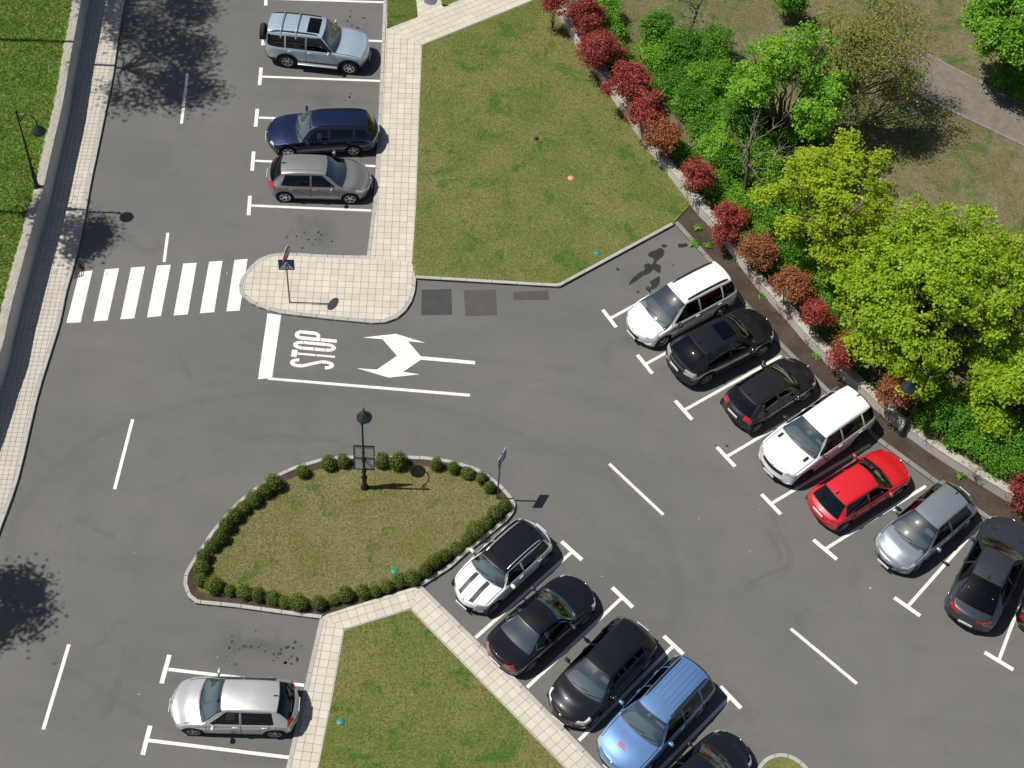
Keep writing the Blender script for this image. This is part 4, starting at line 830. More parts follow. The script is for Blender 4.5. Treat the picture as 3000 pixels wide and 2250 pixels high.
for i, (x, y, R) in enumerate(LY['box']):
    fm, cm = BX[i % 4]; r = empty('box_shrub', (x, y, .09), rnd.uniform(0, 6.28)); q_ = rnd.uniform(.78, 1.06); r.scale = (R*q_*rnd.uniform(.92, 1.1), R*q_*rnd.uniform(.92, 1.1), R*rnd.uniform(.82, 1.2)); r.rotation_euler.x = rnd.uniform(-.06, .06)
    if y > -7.6: lab = 'clipped dark green box ball by the lamp side kerb of the hedged island'
    elif x < -8.9: lab = 'clipped dark green box ball along the curved road kerb of the hedged island'
    elif x > -1.9: lab = 'clipped dark green box ball on the kerb facing the white small car'
    else: lab = 'clipped dark green box ball along the straight lower edge of the hedged island'
    tag(r, lab, 'shrub', lab.split('ball ')[1]+' box balls'); link('foliage', fm, r); link('core', cm, r)
# small rosettes in the soil bed
for i, (x, y) in enumerate(LY['tufts'][::2]+LY['tufts'][1:2]):
    n = 26; a = nrg.uniform(0, 6.28, n); e = nrg.uniform(.03, .22, n); P = np.stack([np.cos(a)*e, np.sin(a)*e, nrg.uniform(.03, .13, n)], 1); o = leaf_mesh('weed_plant', P, np.stack([np.cos(a)*.5, np.sin(a)*.5, np.ones(n)], 1), nrg.uniform(.12, .22, n), nrg.uniform(.2, .9, n), M['green_deep'], None, .22); o.location = (x, y, .05); tag(o, 'small green weed rosette growing in the bare soil bed', 'weed', 'weeds in the soil bed')
# ---- grass
def grass(name, P, n, z, hgt, wdt, mat, bias=None):
    P = ccw(P); xs = [p[0] for p in P]; ys = [p[1] for p in P]; X = nrg.uniform(max(min(xs), -26), min(max(xs), 25), n*2); Y = nrg.uniform(max(min(ys), -21), min(max(ys), 24), n*2); k = inpoly_np(X, Y, P); X, Y = X[k], Y[k]; m = len(X)
    a = nrg.uniform(0, 6.28, m); h = hgt*nrg.uniform(.4, 1.3, m); w = wdt*nrg.uniform(.6, 1.3, m); ln = nrg.normal(size=(m, 2))*h[:, None]*.55; V = np.empty((m, 3, 3)); dx, dy = np.cos(a)*w, np.sin(a)*w
    V[:, 0] = np.stack([X-dx, Y-dy, np.full(m, z)], 1); V[:, 1] = np.stack([X+dx, Y+dy, np.full(m, z)], 1); V[:, 2] = np.stack([X+ln[:, 0], Y+ln[:, 1], z+h], 1)
    me = bpy.data.meshes.new(name); me.vertices.add(3*m); me.vertices.foreach_set('co', V.reshape(-1)); me.loops.add(3*m); me.loops.foreach_set('vertex_index', np.arange(3*m, dtype=np.int32)); me.polygons.add(m); me.polygons.foreach_set('loop_start', (np.arange(m)*3).astype(np.int32)); me.update(calc_edges=True)
    f = .5+.28*np.sin(X*1.3+2*np.sin(Y*.7))*np.cos(Y*1.1+1.5*np.sin(X*.6))+.22*np.sin(X*3.1+Y*2.3)*np.sin(Y*3.7-X*1.9); t_ = np.clip(f+nrg.normal(0, .25, m)-.12, 0, 1)
    at = me.attributes.new('tint', 'FLOAT', 'FACE'); at.data.foreach_set('value', t_.astype(np.float32)); me.materials.append(mat); me.validate(); o = link(name, me); tag(o, kind='stuff'); return o
g = grass('grass', offset(ccw(lawn_poly), .08, True), 110000, .095, .04, .012, M['grass_blade']); g['label'] = 'patchy dry grass of the big lawn'
g = grass('grass', offset(hi_in, .0, True), 42000, .10, .04, .012, M['dry_blade']); g['label'] = 'patchy dry grass of the hedged island'
g = grass('grass', offset(ccw(LS), .08, True), 42000, .095, .045, .012, M['grass_blade']); g['label'] = 'patchy grass of the lawn beside the lower path'
for q in ('lawn_a', 'lawn_b'): g = grass('grass', LY[q], 8000, .095, .05, .011, M['grass_long']); g['label'] = 'short green grass beside the diagonal path'
g = grass('grass', offset(WL, -.36)+[(-40, -30), (-40, 30)], 150000, WALL_H-.03, .13, .018, M['grass_long']); g['label'] = 'long bright grass on the bank above the wall'
PKP = [p for p in LY['park_path']]
g = grass('grass', offset(WRf, .4*wside)+[(24, -12), (26, 26), (0, 26)], 110000, .395, .05, .013, M['park_blade']); g['label'] = 'thin dry grass of the park'
# ================================================================== cars
def pchip(pts):
    x = np.array([p[0] for p in pts], float); y = np.array([p[1] for p in pts], float); h = np.diff(x); d = np.diff(y)/h; m = np.zeros(len(x))
    m[0], m[-1] = d[0], d[-1]
    for i in range(1, len(x)-1):
        if d[i-1]*d[i] > 0: w1 = 2*h[i]+h[i-1]; w2 = h[i]+2*h[i-1]; m[i] = (w1+w2)/(w1/d[i-1]+w2/d[i])
    def f(s):
        s = min(max(s, x[0]), x[-1]); i = min(max(int(np.searchsorted(x, s))-1, 0), len(h)-1); t = (s-x[i])/h[i]
        return float((1+2*t)*(1-t)**2*y[i]+t*(1-t)**2*h[i]*m[i]+t*t*(3-2*t)*y[i+1]+t*t*(t-1)*h[i]*m[i+1])
    return f
def paint(name, col, metal=.35, rough=.38):
    m, nt, N, L, b = node_mat(name); b.inputs['Base Color'].default_value = (*col, 1); b.inputs['Metallic'].default_value = metal; b.inputs['Roughness'].default_value = rough
    b.inputs['Coat Weight'].default_value = 1.0; b.inputs['Coat Roughness'].default_value = .03; b.inputs['Specular IOR Level'].default_value = .5 if max(col) > .1 else .15
    tc = N.new('ShaderNodeTexCoord'); tx = N.new('ShaderNodeTexNoise'); tx.inputs['Scale'].default_value = 2.5; tx.inputs['Detail'].default_value = 6; L.new(tc.outputs['Object'], tx.inputs[0])
    mp = N.new('ShaderNodeMapRange'); mp.inputs[1].default_value = .35; mp.inputs[2].default_value = .75; mp.inputs[3].default_value = rough-.02; mp.inputs[4].default_value = rough+.04; L.new(tx.outputs[0], mp.inputs[0]); L.new(mp.outputs[0], b.inputs['Roughness'])
    return m
def mat_glass(name, tint, refl):
    m = bpy.data.materials.new(name); m.use_nodes = True; nt = m.node_tree; N, L = nt.nodes, nt.links; N.remove(N['Principled BSDF'])
    t = N.new('ShaderNodeBsdfTransparent'); t.inputs[0].default_value = (*tint, 1); g = N.new('ShaderNodeBsdfGlossy'); g.inputs['Roughness'].default_value = .03; g.inputs[0].default_value = (.98, 1, .98, 1)
    f = N.new('ShaderNodeFresnel'); f.inputs[0].default_value = 1.55; a = N.new('ShaderNodeMath'); a.operation = 'ADD'; a.inputs[1].default_value = refl; L.new(f.outputs[0], a.inputs[0])
    mx = N.new('ShaderNodeMixShader'); L.new(a.outputs[0], mx.inputs[0]); L.new(t.outputs[0], mx.inputs[1]); L.new(g.outputs[0], mx.inputs[2]); L.new(mx.outputs[0], N['Material Output'].inputs[0]); return m
M['screen'] = mat_glass('windscreen_glass', (.70, .84, .81), .30); M['side_glass'] = mat_glass('side_glass', (.10, .13, .14), .02); M['dark_glass'] = mat_glass('privacy_glass', (.03, .035, .04), .015)
M['trim'] = simple('black_trim', (.012, .012, .013), .5); M['gap'] = simple('panel_gap', (.006, .006, .006), .9); M['grey_trim'] = simple('grey_cladding', (.045, .047, .05), .65)
M['tyre'] = simple('tyre', (.016, .016, .017), .85, noise=.2, nscale=20); M['alloy'] = simple('alloy', (.50, .51, .52), .3, metal=.8); M['alloy_dark'] = simple('alloy_dark', (.10, .10, .11), .35, metal=.7); M['well'] = simple('wheel_well', (.008, .008, .008), .95)
M['chrome'] = simple('chrome', (.75, .76, .78), .12, metal=1.0); M['rail_alu'] = simple('rail_alu', (.55, .56, .58), .35, metal=.6)
M['lamp_clear'] = simple('headlamp', (.52, .54, .56), .12, metal=.35, coat=1.0); M['lamp_red'] = simple('tail_lamp', (.42, .012, .016), .15, coat=1.0); M['lamp_pale'] = simple('headlamp_pale', (.62, .64, .58), .2, coat=1.0)
M['plate'] = simple('plate_white', (.72, .72, .70), .45); M['plate_blue'] = simple('plate_blue', (.02, .06, .35), .45)
M['seat'] = simple('seat_fabric', (.20, .205, .21), .8, noise=.2, nscale=10); M['dash'] = simple('dashboard', (.15, .16, .16), .7); M['cabin'] = simple('cabin_lining', (.035, .035, .036), .9)
M['sticker_red'] = simple('red_sticker', (.55, .05, .05), .5)
def box_bm(bm, c, d, bev=.0, rot=None):
    r = bmesh.ops.create_cube(bm, size=1.0); vs = r['verts']
    for v in vs:
        v.co = Vector((v.co.x*d[0], v.co.y*d[1], v.co.z*d[2]))
        if rot is not None: v.co = rot @ v.co
        v.co += Vector(c)
    if bev: bmesh.ops.bevel(bm, geom=list({e for v in vs for e in v.link_edges}), offset=bev, segments=2, affect='EDGES', profile=.6)
def bx(name, c, d, mat, parent, bev=.02, rot=None, sm=True):
    bm = bmesh.new(); box_bm(bm, c, d, bev, rot); return link(name, bm_mesh(name, bm, mat, sm), parent)
def lathe(profile, n=28, axis='y'):
    """profile (r, h): surface of revolution; list of verts, faces (open ends)"""
    V, F = [], []; k = len(profile)
    for i in range(n):
        a = 2*pi*i/n
        for r, h in profile: V.append((r*math.cos(a), h, r*math.sin(a)) if axis == 'y' else (r*math.cos(a), r*math.sin(a), h))
    for i in range(n):
        for j in range(k-1): F.append((i*k+j, ((i+1) % n)*k+j, ((i+1) % n)*k+j+1, i*k+j+1))
    return V, F
WHEELS = {}
def wheel_meshes(r, w, rim, spokes, style):
    key = (r, w, rim, spokes, style)
    if key in WHEELS: return WHEELS[key]
    h = w/2; V, F = lathe([(rim, -h*.9), (rim+.02, -h), (r-.03, -h), (r-.008, -h*.8), (r, -h*.5), (r, h*.5), (r-.008, h*.8), (r-.03, h), (rim+.02, h), (rim, h*.9)]); ty = mesh('tyre', V, F, M['tyre'], True)
    V, F = lathe([(.0, -.02), (rim*.95, -.02), (rim*.95, h*.35), (0.0, h*.35)], 24); hub = mesh('wheel', V, F, M['well'])
    mat = M['alloy'] if style == 0 else M['alloy_dark']
    bm = bmesh.new(); V, F = lathe([(rim*.86, h*.4), (rim*.9, h*.92), (rim+.004, h*.98), (rim+.004, h*.5)], 28); vs = [bm.verts.new(v) for v in V]
    for f in F: bm.faces.new([vs[i] for i in f])
    V, F = lathe([(.0, h*.88), (rim*.22, h*.86), (rim*.27, h*.5)], 14); vs = [bm.verts.new(v) for v in V]
    for f in F:
        try: bm.faces.new([vs[i] for i in f])
        except ValueError: pass
    for k in range(spokes):
        a = 2*pi*k/spokes; t0, t1 = rim*.18, rim*.93; ws = rim*(.62/spokes**.55)*.55
        q = [(t0, -ws*1.1), (t1, -ws*.85), (t1, ws*.85), (t0, ws*1.1)]
        top = [bm.verts.new((u*math.cos(a)-v*math.sin(a), h*.84, u*math.sin(a)+v*math.cos(a))) for u, v in q]; bot = [bm.verts.new((u*math.cos(a)-v*math.sin(a), h*.45, u*math.sin(a)+v*math.cos(a))) for u, v in q]
        bm.faces.new(top)
        for i in range(4): bm.faces.new((top[i], bot[i], bot[(i+1) % 4], top[(i+1) % 4]))
    bmesh.ops.remove_doubles(bm, verts=bm.verts[:], dist=1e-5)
    WHEELS[key] = (hub, ty, bm_mesh('rim', bm, mat)); return WHEELS[key]
US = [1.0, .985, .965, .935, .915, .905, .86, .78, .68, .55, .42, .28, .14, 0.0]
def make_car(name, label, S, paintm, loc, heading, group=None):
    L, Wd, H = S['L'], S['W'], S['H']; w0 = Wd/2; sc, zc, srf, srr, zrr, stb, ztb = S['cowl'][0], S['cowl'][1], S['rf'], S['rr'][0], S['rr'][1], S['tb'][0], S['tb'][1]
    zn = S['zn']; zbm = S['belt']; clr = S.get('clr', .2)
    top = [(0, .50), (.012, .56), (.05, zn-.075), (.12, zn-.025), (.24, zn), (sc*.62, zn+(zc-zn)*.74), (sc, zc), (srf, H-.05), (srf+.22, H-.018), ((srf+srr)/2, H), (srr, zrr), (stb, ztb)]
    if 'deck' in S: top += [(L-.10, S['deck']), (L-.03, S['deck']-.07), (L-.008, .62), (L, .52)]
    else: top += [(L-.035, min(ztb-.10, .86)), (L-.010, .64), (L, .52)]
    top = pchip(top)
    wid = pchip([(0, w0*.80), (.03, w0*.86), (.12, w0*.925), (.35, w0*.975), (.9, w0), (L*.5, w0), (L-.9, w0*.995), (L-.35, w0*.965), (L-.12, w0*.92), (L-.03, w0*.87), (L, w0*.82)])
    bw = S.get('bow', 1.0)
    bow = pchip([(0, .32*bw), (.3, .25*bw), (sc, .19*bw), (srf, .15), (srf+.5, .04), (srr-.3, -.05), (srr, -.12), (stb, -.15), (L-.2, -.19), (L, -.24)]) if stb < L-.24 else pchip([(0, .32*bw), (.3, .25*bw), (sc, .19*bw), (srf, .15), (srf+.5, .04), (srr-.3, -.05), (srr, -.12), (L-.1, -.18), (L, -.22)])
    zbd = S.get('deck', ztb)-.035
    belt = pchip([(0, .46), (.05, zn-.13), (.24, zn-.055), (sc, zc-.06), (srf+.3, zbm), (srr-.1, zbm+.03), (min(stb, L-.06), max(zbd-.03, zbm-.1)), (L-.02, .58), (L, .48)]) if stb < L-.10 else pchip([(0, .46), (.05, zn-.13), (.24, zn-.055), (sc, zc-.06), (srf+.3, zbm), (srr-.15, zbm+.03), (L-.05, min(ztb-.12, .80)), (L-.01, .56), (L, .48)])
    flo = pchip([(0, .36), (.08, clr+.07), (.3, clr), (L-.35, clr+.02), (L-.08, clr+.10), (L, .40)])
    crown = pchip([(0, .02), (.2, .055), (sc, .07), (srf, .075), (L*.6, .065), (srr, .06), (stb, .05), (L, .02)])
    wr = S['wr']
    taper = pchip([(0, 1.0), (sc, 1.0), (srf, .985), (srf+.5, 1.0), (srr-.6, .985), (srr, .94), (min(stb, L-.02), .93), (L, .97)])
    def sect(s):
        w, zf, zt, cr = wid(s), flo(s), top(s), crown(s); zb = min(belt(s), zt-cr-.002); ze = max(zt-cr, zb); wb = w-.045
        k = (w0-.045-wr)/max(.2, (H-.06-zbm)); we = wb-k*(ze-zb); we *= taper(s); rr_ = min(.085, (ze-zb)*.5)
        P = [(0, zf), (w*.5, zf), (w*.84, zf), (w-.05, zf+.02), (w-.02, zf+.09), (w-.004, zf+.2 if zf+.2 < zb-.16 else (zf+zb)/2), (w, (zf+zb)/2+.05 if zf+.2 < zb-.16 else (zf+zb)/2+.02), (w-.003, zb-.10 if zb-.1 > (zf+zb)/2+.06 else zb-.04), (w-.016, zb-.03), (wb, zb)]
        for j in range(1, 7):
            t = j/6; P.append((wb+(we-wb)*t+.022*math.sin(pi*t)*min(1, (ze-zb)/.4), zb+(ze-rr_-zb)*t))
        for u in US[1:]:
            z = ze+cr*(1-u*u)-rr_*(max(0, u-.86)/.14)**2; P.append((we*u, z))
        return P, w
    bp = S['pB']; st = {0, .004, .012, .03, .05, .08, .12, .135, .16, .2, .24, .3, .4, .5}
    st |= set(np.linspace(.5, sc-.06, 5)) | {sc-.028, sc-.016, sc, sc+.03} | set(np.linspace(sc+.03, srf-.03, 6)) | {srf-.03, srf} | set(np.linspace(srf, srr, 16)) | {srr+.03}
    st |= set(np.linspace(srr+.03, stb-.03, 5)) | {stb-.03, stb, stb+.012}
    if 'deck' in S: st |= set(np.linspace(stb+.03, L-.14, 6)) | {L-.1}
    st |= {L-.135, L-.12, L-.08, L-.05, L-.035, L-.02, L-.01, L-.004, L}
    st = sorted(s for s in st if 0 <= s <= L); keep = [st[0]]
    for s in st[1:]:
        if s-keep[-1] > .0035: keep.append(s)
    keep[-1] = L; st = keep
    bm = bmesh.new(); tg = bm.faces.layers.int.new('tg'); rows = []
    for s in st:
        P, w = sect(s); row = []
        for (y, z) in P+[(-y, z) for y, z in reversed(P[1:-1])]:
            row.append(bm.verts.new((L/2-s-bow(s)*(y/w)**2, y, z)))
        rows.append(row)
    nP = len(P); n = len(rows[0]); T = {'body': 0, 'bonnet': 1, 'windscreen': 2, 'rear_window': 3, 'gap': 4, 'seal': 5, 'tail': 6, 'roof': 7}
    tags = dict(T); iu = nP-len(US)                      # ring index of u = 1
    def uu(j): j = j if j < nP else n-j; return US[j-iu] if j >= iu else 9
    rw0 = S.get('rwu', .905)
    for a in range(len(st)-1):
        s = (st[a]+st[a+1])/2
        for j in range(n):
            j2 = (j+1) % n; f = bm.faces.new((rows[a][j], rows[a+1][j], rows[a+1][j2], rows[a][j2])); u = max(uu(j), uu(j2)) if j2 else 9
            t = 0
            if u <= 1.0:
                if sc < s < srf and u <= .936: t = T['windscreen'] if (sc+.03 < s < srf-.03 and u <= .906) else T['seal']
                elif srr < s < stb and u <= .936: t = T['rear_window'] if (srr+.03 < s < stb-.03 and u <= .906) else T['seal']
                elif .12 < s < sc-.016 and u <= .936: t = T['bonnet'] if (.135 < s < sc-.028 and u <= .906) else T['gap']
                elif s > stb and 'deck' in S and u <= .936: t = T['tail'] if (stb+.012 < s < L-.12 and u <= .906) else (T['gap'] if s < L-.12 else 0)
                elif srf <= s <= srr and u <= .936: t = T['roof']
            f[tg] = t
    bm.faces.new(list(reversed(rows[0])))[tg] = 0; bm.faces.new(rows[-1])[tg] = 0
    bmesh.ops.recalc_face_normals(bm, faces=bm.faces[:]); bm.normal_update()
    def new_tag(k):
        if k not in tags: tags[k] = max(tags.values())+1
        return tags[k]
    def carve(planes, k, allow, pre=None):
        """cut the shell by the planes and give what lies inside all of them the tag k"""
        k = new_tag(k) if isinstance(k, str) else k; al = {tags[q] for q in allow if q in tags}; PL = [(Vector(c), Vector(d)) for c, d in planes]
        def cand():
            out = []
            for f in bm.faces:
                if f[tg] not in al or (pre and not pre(f)): continue
                if any(all((v.co-c).dot(d) < -1e-5 for v in f.verts) for c, d in PL): continue
                out.append(f)
            return out
        for c, d in PL:
            fs = cand(); 
            if not fs: return
            bmesh.ops.bisect_plane(bm, geom=fs+list({e for f in fs for e in f.edges})+list({v for f in fs for v in f.verts}), dist=1e-5, plane_co=c, plane_no=d)
        for f in cand():
            m = f.calc_center_median()
            if all((m-c).dot(d) > 0 for c, d in PL): f[tg] = k
    def side_planes(poly, ins=0.0):
        P = ccw([(L/2-s, z) for s, z in poly]); P = offset(P, ins, True) if ins else P; out = []
        for i in range(len(P)):
            a, b = P[i], P[(i+1) % len(P)]; dx, dz = b[0]-a[0], b[1]-a[1]; out.append(((a[0], 0, a[1]), (-dz, 0, dx)))
        return out
    def pre_side(sg): return lambda f: f.normal.y*sg > .35
    arch = (S['fo'], S['fo']+S['wb']); R = S['wrad']; ar = R+.055
    for sg in (1, -1):
        for c in arch:
            poly = [(c+ar*math.cos(2*pi*k/18), R+.02+ar*math.sin(2*pi*k/18)) for k in range(18)]; carve(side_planes(poly), 'cut', ['body'], lambda f, sg=sg: f.calc_center_median().y*sg > w0*.62)
            if S.get('clad'):
                poly = [(c+(ar+.07)*math.cos(2*pi*k/18), R+.02+(ar+.07)*math.sin(2*pi*k/18)) for k in range(18)]; carve(side_planes(poly), 'cladding', ['body'], lambda f, sg=sg: f.calc_center_median().y*sg > w0*.7)
    if S.get('clad'): carve([((0, 0, S['clad']), (0, 0, -1))], 'cladding', ['body'])
    # doors and their windows
    zt_, zb_ = S.get('wt', H-.135), zbm+.025; A0, A1 = S['A']; B = S['pB']; doors = []
    C0, C1 = S['C']; zl = clr+.12
    wins = [[(A0, zb_-.01), (B-.03, zb_), (B-.03, zt_), (A1, zt_)]]
    dpoly = [[(A0-.16, zl), (B, zl), (B, zt_+.028), (A1-.035, zt_+.028), (A0-.10, zb_-.01)]]
    if S.get('doors', 4) >= 4:
        wins.append([(B+.03, zb_), (C0, zb_+.02), (C1, zt_-.015), (B+.03, zt_)])
        D = S.get('pD', C0+.02); dpoly.append([(B+.006, zl), (min(D, arch[1]+.02), zl), (D+.03, zb_-.10), (D+.03 if D > C1 else C0+.03, zb_+.02), (min(C1+.03, D+.03), zt_+.02), (B+.006, zt_+.028)])
    else: wins.append([(B+.03, zb_), (C0, zb_+.02), (C1, zt_-.015), (B+.03, zt_)])
    for i, dp in enumerate(dpoly):
        for sg in (1, -1):
            carve(side_planes(dp), 'gap', ['body'], pre_side(sg)); carve(side_planes(dp, .011), f'door{i}{"lr"[sg < 0]}', ['gap'], pre_side(sg))
    for i, wp in enumerate(wins):
        for sg in (1, -1):
            k = f'door{i}{"lr"[sg < 0]}'; carve(side_planes(wp), 'seal', [k, 'body', 'gap'], pre_side(sg)); carve(side_planes(wp, .018), f'win{i}{"lr"[sg < 0]}', ['seal'], pre_side(sg))
    if 'Q' in S:
        for sg in (1, -1): carve(side_planes(S['Q']), 'seal', ['body', 'gap', 'door1l', 'door1r'], pre_side(sg)); carve(side_planes(S['Q'], .015), f'win2{"lr"[sg < 0]}', ['seal'], pre_side(sg))
    # lamps, grille
    hl = S['hl']                                            # s_end, y_in, z_lo, z_hi, rise
    tl = S['tl']
    for sg in (1, -1):
        s1, y0, z0, z1, rs = hl; x1 = L/2-s1
        carve([((x1, 0, 0), (1, 0, 0)), ((L/2, y0*sg, 0), (.35*S.get('hslant', 1), sg, 0)), ((L/2-.1, 0, z0), (rs, 0, 1)), ((L/2-.1, 0, z1), (-rs, 0, -1))], f'head{"lr"[sg < 0]}', ['body', 'gap'])
        s1, y0, z0, z1 = tl; carve([((s1-L/2, 0, 0), (-1, 0, 0)), ((0, y0*sg, 0), (0, sg, 0)), ((0, 0, z0), (0, 0, 1)), ((0, 0, z1), (-.15, 0, -1))] if s1 < 0 else [((L/2-s1, 0, 0), (-1, 0, 0)), ((0, y0*sg, 0), (0, sg, 0)), ((0, 0, z0), (0, 0, 1)), ((0, 0, z1), (0, 0, -1))], f'lampr{"lr"[sg < 0]}', ['body', 'gap', 'tail', 'seal'])
    gr = S.get('grille', (.36, .44, .58)); carve([((0, gr[0], 0), (0, -1, 0)), ((0, -gr[0], 0), (0, 1, 0)), ((0, 0, gr[1]), (0, 0, 1)), ((0, 0, gr[2]), (0, 0, -1)), ((L/2-.3, 0, 0), (1, 0, 0))], 'grille', ['body', 'gap', 'bonnet'])
    carve([((0, w0*.62, 0), (0, -1, 0)), ((0, -w0*.62, 0), (0, 1, 0)), ((0, 0, .37), (0, 0, -1)), ((L/2-.4, 0, 0), (1, 0, 0))], 'intake', ['body', 'gap', 'cladding'])
    def topbox(s0, s1, y0, y1, k, allow, skew=0.0):
        carve([((L/2-s0, 0, 0), (-1, 0, 0)), ((L/2-s1, 0, 0), (1, 0, 0)), ((0, y0, 0), (0, 1, 0)), ((0, y1, 0), (0, -1, 0))], k, allow, lambda f: f.normal.z > .3)
    for s0, s1, y0, y1, k, allow in S.get('top', []): topbox(s0, s1, y0, y1, k, allow)
    # ---------------- collect pieces
    root = empty(name, (loc[0], loc[1], loc[2] if len(loc) > 2 else 0), heading); tag(root, label, 'car', group)
    inv = {v: k for k, v in tags.items()}; groups = {}
    for f in bm.faces: groups.setdefault(inv[f[tg]], []).append(f)
    glass = S.get('glass', 'side_glass')
    matmap = {'body': [paintm, M['gap'], M['trim']], 'bonnet': S.get('bonnet_mat', paintm), 'windscreen': M['screen'], 'rear_window': M[S.get('rglass', 'side_glass')], 'tail': paintm, 'roof': S.get('roof_mat', paintm),
              'grille': M['trim'], 'intake': M['trim'], 'cladding': S.get('clad_mat', M['grey_trim']), 'stripe': S.get('stripe_mat', M['trim']), 'sunroof': M['dark_glass'], 'vent': M['trim'], 'chrome': M['chrome']}
    pname = {'tail': 'boot_lid', 'stripe': 'bonnet_stripe', 'vent': 'bonnet_vent', 'intake': 'lower_grille'}
    def piece(keys, nm, mats, parent, mi=None, push=0.0):
        V, F, MI, idx = [], [], [], {}
        for kk, q in keys:
            for f in groups.get(kk, []):
                r = []
                for v in f.verts:
                    if v.index not in idx: idx[v.index] = len(V); V.append(tuple(v.co-v.normal*push) if push else tuple(v.co))
                    r.append(idx[v.index])
                F.append(r); MI.append(q)
        if not F: return None
        me = bpy.data.meshes.new(nm); me.from_pydata(V, [], F); me.update()
        for m_ in (mats if isinstance(mats, list) else [mats]): me.materials.append(m_)
        me.polygons.foreach_set('material_index', MI); smooth(me); return link(nm, me, parent)
    bm.verts.index_update(); bm.normal_update()
    body = piece([('body', 0), ('gap', 1), ('seal', 2)], 'body', [paintm, M['gap'], S.get('seal_mat', M['trim'])], root)
    for kk in ('bonnet', 'windscreen', 'rear_window', 'tail', 'roof', 'grille', 'intake', 'cladding', 'stripe', 'sunroof', 'vent', 'chrome'):
        if kk in groups: piece([(kk, 0)], pname.get(kk, kk), matmap[kk], root)
    dm = {}
    for i in range(2):
        for sd in 'lr':
            d = piece([(f'door{i}{sd}', 0)], 'door', paintm, root); sg = 1 if sd == 'l' else -1
            if d:
                dm[(i, sd)] = d; sx = (B-.17) if i == 0 else (S.get('pD', C0)-.12); xx = L/2-sx
                if not S.get('no_handles'): bx('handle', (xx, sg*(w0+.006), zbm-.085), (.19, .035, .035), S.get('handle_mat', paintm), d, .012)
            piece([(f'win{i}{sd}', 0)], 'window', M[glass if i else S.get('fglass', 'side_glass')], d or root)
    for sd in 'lr':
        piece([(f'win2{sd}', 0)], 'window', M[glass], root); piece([(f'head{sd}', 0)], 'headlight', M[S.get('hlm', 'lamp_clear')], root); piece([(f'lampr{sd}', 0)], 'tail_light', M[S.get('tlm', 'lamp_red')], root)
    surf_cache = {}
    def surf(s, y):
        P, w = sect(s); pts = sorted([(abs(p[0]), p[1]) for p in P[9:]]); ys = [p[0] for p in pts]; zs = [p[1] for p in pts]
        return Vector((L/2-s-bow(s)*(y/w)**2, y, float(np.interp(abs(y), ys, zs))))
    # strips laid on the top surface: roof rails, ribs, wipers
    def strip(nm, s0, s1, y0, y1, wdt, hgt, lift, mat, feet=False, n=10):
        V, F = [], []
        for k in range(n+1):
            t = k/n; p = surf(s0+(s1-s0)*t, y0+(y1-y0)*t); e = lift*min(1, min(t, 1-t)*8) if feet else lift
            for dy, dz in ((-wdt/2, e), (-wdt/2*.6, e+hgt), (wdt/2*.6, e+hgt), (wdt/2, e)): V.append((p.x, p.y+dy, p.z+dz) if abs(s1-s0) > abs(y1-y0)*.4 else (p.x+dy, p.y, p.z+dz))
        for k in range(n):
            for j in range(4): F.append((k*4+j, k*4+(j+1) % 4, (k+1)*4+(j+1) % 4, (k+1)*4+j))
        F += [(0, 1, 2, 3), (n*4+3, n*4+2, n*4+1, n*4)]
        bm2 = bmesh.new(); vs = [bm2.verts.new(v) for v in V]
        for f in F: bm2.faces.new([vs[i] for i in f])
        return link(nm, bm_mesh(nm, bm2, mat), root)
    for a in S.get('strips', []):
        nm, s0, s1, y0, y1, wdt, hgt, lift, mk, sym = a
        for sg in ((1, -1) if sym else (1,)): strip(nm, s0, s1, y0*sg, y1*sg, wdt, hgt, lift, paintm if mk == 'paint' else M[mk], lift > .02)
    for yy in (.42, -.12): strip('wiper', sc+.05, sc+.14, yy-.28, yy+.30, .022, .012, .006, M['trim'])
    if S.get('rwiper'): strip('wiper', stb-.10, stb-.06, -.05, .36, .022, .012, .006, M['trim'])
    if S.get('antenna'):
        p = surf(srr-.12, 0); bm2 = bmesh.new(); box_bm(bm2, p+Vector((-.02, 0, .03)), (.16, .022, .05), .008, None); link('antenna', bm_mesh('antenna', bm2, M['trim'], True), root)
    # wheels
    for c in arch:
        for sg in (1, -1):
            hub, ty, rim = wheel_meshes(R, S.get('tw', .21), S.get('rim', R*.66), S.get('spokes', 5), S.get('rstyle', 0))
            wh = link('wheel', hub, root); wh.location = (L/2-c, sg*(w0-.125), R); wh.rotation_euler = (0, rnd.uniform(0, 1.2), 0 if sg > 0 else pi); link('tyre', ty, wh); link('rim', rim, wh)
            # liner of the arch
            V, F = [], []; nn = 16
            for k in range(nn+1):
                a = -.25+(pi+.5)*k/nn
                for yy in (w0-.02, w0-.34): V.append((L/2-c+(ar+.012)*math.cos(a), sg*yy, R+.02+(ar+.012)*math.sin(a)))
            for k in range(nn): F.append((2*k, 2*k+1, 2*k+3, 2*k+2))
            link('wheel_arch', mesh('wheel_arch', V, F, M['well'], True), root)
    # mirrors
    ms = A0+.16
    for sg in (1, -1):
        mo = bx('mirror', (L/2-ms+.02, sg*(w0+.115), zbm+.085), (.11, .19, .14), S.get('mirror_mat', paintm), root, .04)
        bx('arm', (L/2-ms+.03, sg*(w0+.0), zbm+.04), (.06, .10, .04), M['trim'], mo, .012); bx('glass', (L/2-ms-.037, sg*(w0+.115), zbm+.085), (.008, .155, .105), M['chrome'], mo, .0)
    # plates
    zpf = .40; bx('number_plate', (L/2+.006, 0, zpf), (.02, .50, .11), M['plate'], root, .004)
    zpr = S.get('plate_r', .78); sr_ = L
    for s in np.linspace(L-.3, L, 40):
        if top(s)-crown(s)*.2 < zpr+.02: sr_ = s; break
